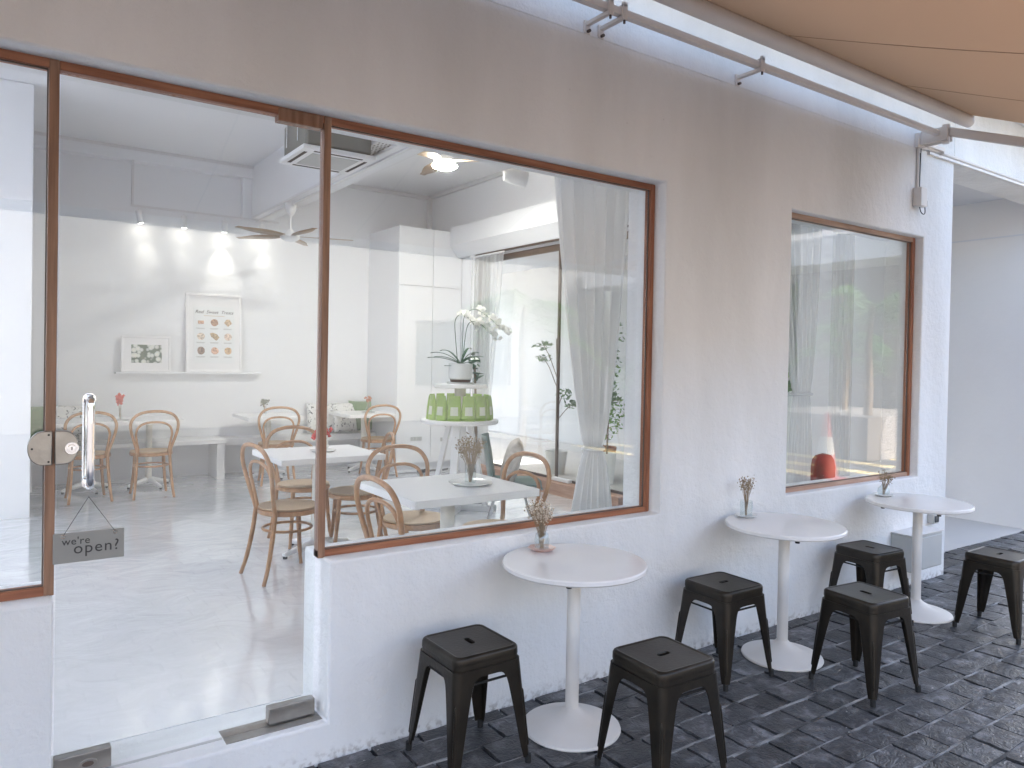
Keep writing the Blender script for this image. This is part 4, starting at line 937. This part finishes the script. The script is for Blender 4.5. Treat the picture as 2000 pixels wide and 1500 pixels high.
for dx, L_, up, dd in ((-1, .30, .14, .1), (-1, .26, .09, -.2), (-1, .22, .17, .3), (1, .22, .10, 0), (1, .18, .15, .3), (.7, .2, .1, -.4), (-.6, .18, -.02, -.4), (.15, .12, .20, .1), (.8, .22, .04, .5), (-.9, .34, .08, .2)):
    dirv = (vx*dx+vd*dd).normalized(); wv = dirv.cross(Vector((0, 0, 1))).normalized(); N = 7; vs = []
    for i in range(N+1):
        s_ = i/N; p = dirv*(L_*s_)+Vector((0, 0, .19+up*2.0*s_*(1-s_*.62))); ww = .026*sin(pi*min(1, s_*.86+.12))**.8+.001
        vs += [p-wv*ww+Vector((0, 0, .004)), p, p+wv*ww+Vector((0, 0, .004))]
    fs_ = []
    for i in range(N): a = i*3; fs_ += [(a, a+1, a+4, a+3), (a+1, a+2, a+5, a+4)]
    b.add(vs, fs_)
obj('leaves', b, 'orchidleaf', op, smooth=True, solid=.002)
sb_ = B(); fb_ = B()
for pts in ([(-.03, .2), (-.055, .45), (-.06, .62), (.0, .68), (.07, .64), (.15, .54)], [(.01, .2), (.015, .5), (.03, .66), (.12, .73), (.24, .67), (.36, .57), (.44, .50)], [(.02, .2), (.035, .42), (.065, .58), (.14, .61), (.23, .55), (.34, .44)]):
    P3 = [vx*x_+Vector((0, 0, z_)) for x_, z_ in pts]; sp = smooth_pts(P3, 6); sb_.tube(sp, .0035, 6)
    n0 = int(len(sp)*.55)
    for i in range(n0, len(sp)):
        if i % 1 == 0:
            for q in range(2):
                c_ = sp[i]+Vector((rnd.gauss(0, .014), rnd.gauss(0, .026), rnd.uniform(-.005, .028)))+vx*rnd.uniform(0, .03)
                nrm = Vector((rnd.gauss(0, .5), -1+rnd.gauss(0, .4), rnd.gauss(0, .4)-.2)).normalized(); u = nrm.cross(Vector((0, 0, 1))).normalized(); v_ = nrm.cross(u)
                a0 = rnd.random()*6
                for kk in range(5):
                    a = a0+kk*2*pi/5; e = u*cos(a)+v_*sin(a); s2 = u*cos(a+1.57)+v_*sin(a+1.57); R_ = .03*rnd.uniform(.85, 1.15)
                    fb_.add([c_, c_+e*R_*.6+s2*R_*.42, c_+e*R_+nrm*.006, c_+e*R_*.6-s2*R_*.42], [(0, 1, 2, 3)])
        if i % 3 == 0: blob(sb_, sp[i]+Vector((0, 0, .006)), .006, rnd)
obj('stem', sb_, 'orchidleaf', op, smooth=True); obj('blossoms', fb_, 'orchid', op, fix=False)
rb = potted('rubber_plant', 'dark green leafy plant standing behind the display stand', (4.15, 3.75, ZI), 'whiteglaze', .11, .22, 1.4, [(-.02, 0, 1.38, .07, .16), (0, 0, .92, .12, .10), (-.5+.2, .2, .86, .05, .08)], 'orchidleaf', 31, 46, .075)

# green shell chair with a cushion
gc = thing('shell_chair', 'dark sage plastic chair with thin steel legs near the tied curtain', 'chair', (3.47, 2.12, ZI), face(.82, -.57))
secs = []
for (y, z, w_) in ((-.24, .86, .15), (-.235, .82, .18), (-.21, .70, .205), (-.195, .60, .20), (-.18, .52, .20), (-.14, .465, .205), (-.05, .45, .22), (.08, .455, .23), (.18, .455, .225), (.24, .44, .20), (.26, .42, .17)):
    ring = []
    for i in range(9):
        u = i/4-1; ring.append((w_*u, y+(.05*u*u if z > .5 else 0), z+(.035*u*u if z <= .5 else .0)))
    secs.append(ring)
b = B(); b.loft(secs, False); obj('shell', b, 'greenchair', gc, smooth=True, solid=.008, angle=80)
b = B()
for sx in (-1, 1):
    for sy in (-1, 1): b.tube([(sx*.13, sy*.10, .445), (sx*.21, sy*.22, 0)], .007, 8)
obj('leg_frame', b, 'thinsteel', gc, smooth=True)
cu = cushion('cushion', 'cream lace cushion propped on the sage chair', (3.44, 2.15, ZI+.46), .38, .38, .14, 'cream_cushion', face(.82, -.57), .28, 6)
cu['group'] = 'scatter cushions on the benches'; del cu['group']

rc = thing('red_chair', 'dull red rounded chair back just inside the small window', 'chair', (5.115, .39, ZI), pi)
ring0 = [(-.17, 0), (-.17, .48), (-.15, .535), (-.10, .56), (0, .57), (.08, .555), (.13, .52), (.155, .46), (.15, .38), (.12, .28), (.09, .18), (.08, 0)]
b = xz_prism(ring0, -.02, .03); b.v = [(-v[0]*.8, v[1]+.0, v[2]+.245) for v in b.v]; obj('backrest', b, 'redfabric', rc, bevel=.012)
obj('seat', B().box(-.21, .21, -.44, -.021, .40, .46), 'redfabric', rc, bevel=.015)
for sx in (-.18, .18):
    for sy in (-.41, -.02): obj('leg', B().cyl((sx, sy, 0), (sx, sy, .40), .014, 10), 'darkframe', rc, smooth=True)
# curtains
def curtain(name, label, mat, P0, dirv, w_top, w_tie, w_bot, zt_, ztie, zb_, k, amp, c_tie=0, seed=0, c_bot=None):
    rnd = random.Random(seed); dirv = Vector(dirv).normalized(); nrm = dirv.cross(Vector((0, 0, 1))); N, J = 140, 60; b = B(); vs = []; fs_ = []
    ph = [rnd.uniform(-.6, .6) for _ in range(k*2+2)]
    c_bot = c_tie if c_bot is None else c_bot
    for j in range(J+1):
        z = zb_+(zt_-zb_)*j/J
        if z > ztie: s_ = (z-ztie)/(zt_-ztie); w_ = w_tie+(w_top-w_tie)*(s_**.62); cx = c_tie*(1-s_)
        else: s_ = (ztie-z)/(ztie-zb_); w_ = w_tie+(w_bot-w_tie)*(min(1, s_*1.7)**.6); cx = c_tie+(c_bot-c_tie)*s_
        a_ = amp*(.45+.55*abs(w_)/max(w_top, .01))
        for i in range(N+1):
            u = i/N; q = u*k*2*pi; off = a_*(sin(q+.5*sin(q*.37+seed)+.25*sin(z*1.1+seed))+.22*sin(1.7*q+z*.8+seed))
            p = Vector(P0)+dirv*(cx+(u-.5)*w_)+nrm*off; vs.append((p.x, p.y, z))
    for j in range(J):
        for i in range(N): a = j*(N+1)+i; fs_.append((a, a+1, a+N+2, a+N+1))
    b.add(vs, fs_); t = thing(name, label, 'curtain', (0, 0, 0), 0, None)
    obj('fabric', b, mat, t, smooth=True, angle=180)
    if ztie < zt_-.01:
        obj('tie', B().tube([tuple(Vector(P0)+dirv*(c_tie+(w_tie*.53)*cos(a))+nrm*(.05*sin(a))+Vector((0, 0, ztie-P0[2]))) for a in [2*pi*q/24 for q in range(24)]], .012, 6, closed=True), mat, t, smooth=True)
    obj('rail', B().tube([tuple(Vector((P0[0], P0[1], zt_+.012))-dirv*w_top*.52), tuple(Vector((P0[0], P0[1], zt_+.012))+dirv*w_top*.52)], .012, 10), 'trunk', t)
    return t
curtain('curtain', 'tall off-white curtain tied at the waist inside the big window', 'curtain', (2.905, .52, 0), (1, 0, 0), .72, .13, .40, 3.3, 1.10, ZI+.01, 7, .032, .05, 1, .03)
curtain('curtain', 'sheer white curtain at the left end of the courtyard glass', 'sheer', (5.13, 5.10, 0), (0, 1, 0), .72, .40, .42, 2.93, .9, .29, 8, .02, .12, 2)
curtain('curtain', 'pale sheer curtain tied to the left behind the small window', 'sheer', (5.0, .56, 0), (1, 0, 0), .62, .20, .34, 3.0, 1.40, ZI+.01, 7, .02, .08, 3)
curtain('curtain', 'narrow pale sheer curtain hanging straight behind the small window', 'sheer', (5.62, .57, 0), (1, 0, 0), .34, .30, .30, 3.0, 2.99, ZI+.01, 5, .02, 0, 4)

# framed prints
def framed(name, label, x0, x1_, z0, z1_, bd, lean, cat='picture'):
    t = thing(name, label, cat, ((x0+x1_)/2, 6.655, 1.402)); w_ = x1_-x0; h_ = z1_-z0; t.rotation_euler = (-lean, 0, 0)
    fr_ = B().box(-w_/2, w_/2, 0, .02, 0, bd).box(-w_/2, w_/2, 0, .02, h_-bd, h_).box(-w_/2, -w_/2+bd, 0, .02, bd, h_-bd).box(w_/2-bd, w_/2, 0, .02, bd, h_-bd)
    obj('frame', fr_, 'frame', t, bevel=.003)
    obj('mount', B().box(-w_/2+bd, w_/2-bd, .008, .015, bd, h_-bd), 'mount', t)
    return t, w_, h_
t, w_, h_ = framed('framed_photo', 'small white-framed photo of white blossoms on the wall shelf', 1.215, 1.735, 0, .415, .022, .09)
def blossom_mat():
    m_, nt_, p, o = nodes('blossom_print'); L = nt_.links.new; tc = nt_.nodes.new('ShaderNodeTexCoord')
    v = nt_.nodes.new('ShaderNodeTexVoronoi'); v.inputs['Scale'].default_value = 19; L(tc.outputs['Object'], v.inputs['Vector'])
    rp = nt_.nodes.new('ShaderNodeValToRGB'); e = rp.color_ramp.elements; e[0].position = .2; e[0].color = (.72, .73, .66, 1); e[1].position = .62; e[1].color = (.07, .12, .09, 1)
    x = e.new(.45); x.color = (.62, .65, .62, 1); L(v.outputs['Distance'], rp.inputs['Fac']); L(rp.outputs[0], p.inputs['Base Color']); return m_
obj('print', B().box(-.155, .165, .004, .0078, .105, .315), blossom_mat(), t)
t, w_, h_ = framed('framed_poster', 'tall white-framed poster of nine pastries on the wall shelf', 1.905, 2.555, 0, .955, .028, .085)
obj('print', B().box(-.235, .235, .004, .0078, .11, .80), 'paper', t)
RX = Matrix.Rotation(pi/2, 4, 'X')
text_mesh('Real  Sweet  Treats', .056, 'ink', t, 'lettering', Matrix.Translation((0, .0032, .715)) @ RX, shear=.35)
text_mesh('handmade bakes & pastries', .017, 'ink', t, 'lettering', Matrix.Translation((0, .0032, .685)) @ RX) if False else obj('caption_line', B().box(-.12, .12, .003, .0038, .683, .690), 'drybuff', t)
cols = [(.30, .18, .12), (.24, .14, .09), (.33, .24, .15), (.42, .36, .30), (.26, .19, .11), (.45, .36, .30), (.16, .11, .09), (.40, .25, .18), (.36, .25, .15)]
rnd = random.Random(4)
for r_ in range(3):
    for c_ in range(3):
        k = r_*3+c_; cx = -.155+.157*c_; cz = .605-.172*r_; pts = []
        if k == 0: pts = [(-.034, -.02), (.034, -.02), (.034, .02), (-.034, .02)]
        elif k == 2: pts = [(-.045, .0), (.0, -.045), (.048, -.005), (.02, .045), (-.02, .042)]
        elif k == 4: pts = [(-.055, .04), (-.04, .0), (.02, -.05), (.055, -.01), (.03, .03), (-.02, .05)]
        else: pts = [((.044+.004*rnd.uniform(-1, 1))*cos(a), (.044 if k != 6 else .048)*sin(a)) for a in [2*pi*q/16 for q in range(16)]]
        m_ = pmat('pastry_%s' % ['brown', 'cocoa', 'tan', 'cream', 'crust', 'biscuit', 'dark', 'berry', 'gold'][k], cols[k], .7, noise=(45, tuple(min(1, v*2.1) for v in cols[k]), .12))
        obj('pastry_picture', xz_prism([(cx+x_, cz+z_) for x_, z_ in pts], .0025, .0039), m_, t)
        obj('caption_line', B().box(cx-.055, cx+.045, .003, .0038, cz-.073, cz-.070).box(cx-.05, cx+.04, .003, .0038, cz-.081, cz-.0785), 'acgrey', t)

# ================================================================ CEILING THINGS
ac = thing('ceiling_air_conditioner', 'boxy cassette air conditioner with white grille panel near the door head', 'air conditioner', (2.23, 3.03, 3.20))
obj('panel', B().box(-.30, .30, -.30, .30, 0, .035), 'acwhite', ac, bevel=.008)
obj('casing', B().box(-.27, .27, -.27, .27, .040, .30), 'acgrey', ac, bevel=.02)
obj('casing_gap', B().box(-.28, .28, -.28, .28, .0352, .0398), 'black', ac)
obj('louvre', B().box(-.20, .20, -.262, -.235, -.002, .0).box(-.20, .20, .235, .262, -.002, 0).box(-.262, -.235, -.2, .2, -.002, 0).box(.235, .262, -.2, .2, -.002, 0), 'black', ac)
obj('grille', B().box(-.19, .19, -.19, .19, -.004, 0), 'meter', ac)
obj('hanger_rod', B().cyl((-.28, -.10, .1), (-.28, -.10, .75), .005, 8).cyl((.28, -.10, .1), (.28, -.10, .75), .005, 8).cyl((-.28, .16, .1), (-.28, .16, .75), .005, 8).cyl((.28, .16, .1), (.28, .16, .75), .005, 8), 'chrome', ac)
obj('drain_pipe', B().tube(smooth_pts([(.27, .05, .18), (.36, .02, .24), (.40, .0, .40), (.38, 0, .74)], 5), .045, 12), 'duct', ac, smooth=True)
ctm = B(); 
pt = thing('perforated_tray', 'perforated white cable tray beside the air conditioner', 'cable tray', (2.60, 2.82, 3.335))
obj('tray', B().box(-.09, .09, -.30, .30, 0, .004).box(-.09, -.086, -.3, .3, .004, .04).box(.086, .09, -.3, .3, .004, .04), 'acwhite', pt)
b = B()
for i in range(12):
    for j in range(5): b.box(-.068+.03*j+(.0 if i % 2 else .012)-.005, -.068+.03*j+(.0 if i % 2 else .012)+.008, -.28+.048*i, -.28+.048*i+.022, -.0012, -.0002)
o_ = obj('perforation', b, 'acgrey', pt)
def fan(label, loc, rod, blades, rot, lamp=False):
    t = thing('ceiling_fan', label, 'fan', loc, rot, 'ceiling fans')
    obj('canopy', B().lathe([(.02, rod-.14), (.05, rod-.10), (.065, rod-.02), (.065, rod)], n=24), 'acwhite', t, smooth=True)
    obj('rod', B().cyl((0, 0, .06), (0, 0, rod-.13), .012, 12), 'acwhite', t, smooth=True)
    obj('motor', B().lathe([(0, -.045), (.06, -.045), (.10, -.02), (.11, .0), (.09, .03), (.04, .06), (.02, .09)], n=32), 'acwhite', t, smooth=True)
    for k in range(blades):
        a = 2*pi*k/blades; R_ = Matrix.Rotation(a, 3, 'Z'); vs = []; N = 8
        for i in range(N+1):
            s_ = i/N; x = .08+.60*s_; wv = .028+.05*sin(pi*min(1, s_*1.1)); tw = .10*(1-s_*.4)
            for u in (-1, 1): vs.append(tuple(R_ @ Vector((x, wv*u-.04*s_, .01+u*wv*tw*1.6))))
        b = B().add(vs, [(2*i, 2*i+1, 2*i+3, 2*i+2) for i in range(N)]); obj('blade', b, 'fanwood', t, smooth=True, solid=.006)
    if lamp:
        obj('light_bowl', B().lathe([(0, -.085), (.07, -.08), (.12, -.06), (.13, -.046), (0, -.046)], n=32), 'lampglow', t, smooth=True)
    return t
fan('white ceiling fan with brown wooden blades hanging from the beam', (2.70, 5.35, 2.93), .37, 5, radians(-12))
fan('ceiling fan with a glowing round lamp near the top of the big window', (3.76, 3.80, 3.62), .33, 3, radians(-35), True)
ld = bpy.data.lights.new('fan_lamp', 'AREA'); ld.shape = 'DISK'; ld.size = .26; ld.energy = 6; ld.color = (1, .975, .94)
lo = bpy.data.objects.new('fan_lamp', ld); C.objects.link(lo); lo.location = (3.76, 3.80, 3.53)
rail_ = obj('lamp_track', B().box(1.28, 2.95, 6.545, 6.575, 3.275, 3.295), 'trunk', None); tag(rail_, 'thin white track carrying the spotlights over the prints', 'track')
def spot(x, tx, en, label):
    t = thing('spotlight', label, 'spotlight', (x, 6.56, 3.275), 0, 'spotlights on the track above the prints')
    obj('stem', B().cyl((0, 0, 0), (0, 0, -.07), .007, 8), 'acwhite', t)
    d_ = Vector((tx-x, .19, -.75)).normalized(); a = Vector((0, 0, -.07))-d_*.03; e = a+d_*.14
    hd_ = obj('head', B().tube([a, e], .032, 20), 'acwhite', t, smooth=True)
    obj('lens', B().tube([e, e+d_*.003], .026, 16), 'spotglow', hd_, smooth=True)
    l_ = bpy.data.lights.new('spot_beam', 'SPOT'); l_.energy = en; l_.spot_size = radians(58); l_.spot_blend = 1; l_.color = (1, .92, .80); l_.shadow_soft_size = .02
    o = bpy.data.objects.new('spot_beam', l_); C.objects.link(o); o.location = Vector((x, 6.56, 3.275))+e+d_*.012; o.rotation_euler = (-d_).to_track_quat('Z', 'Y').to_euler()
spot(1.36, 1.55, .7, 'leftmost white spotlight on the ceiling track')
spot(1.84, 1.9, .3, 'second white spotlight from the left on the ceiling track')
spot(2.30, 2.32, 2.6, 'third white spotlight from the left, lighting the wall above the poster')
spot(2.74, 2.9, .7, 'rightmost white spotlight, partly behind the fan blades')
cmr = thing('ceiling_projector', 'small white cylindrical unit under the ceiling near the curtain top', 'projector', (4.39, 3.45, 3.50), -.4)
obj('body', B().tube([(-.12, 0, 0), (-.05, 0, 0), (.12, 0, -.03)], [.05, .075, .08], 20), 'acwhite', cmr, smooth=True)
obj('bracket', B().cyl((0, 0, .05), (0, 0, .45), .012, 8), 'acwhite', cmr)
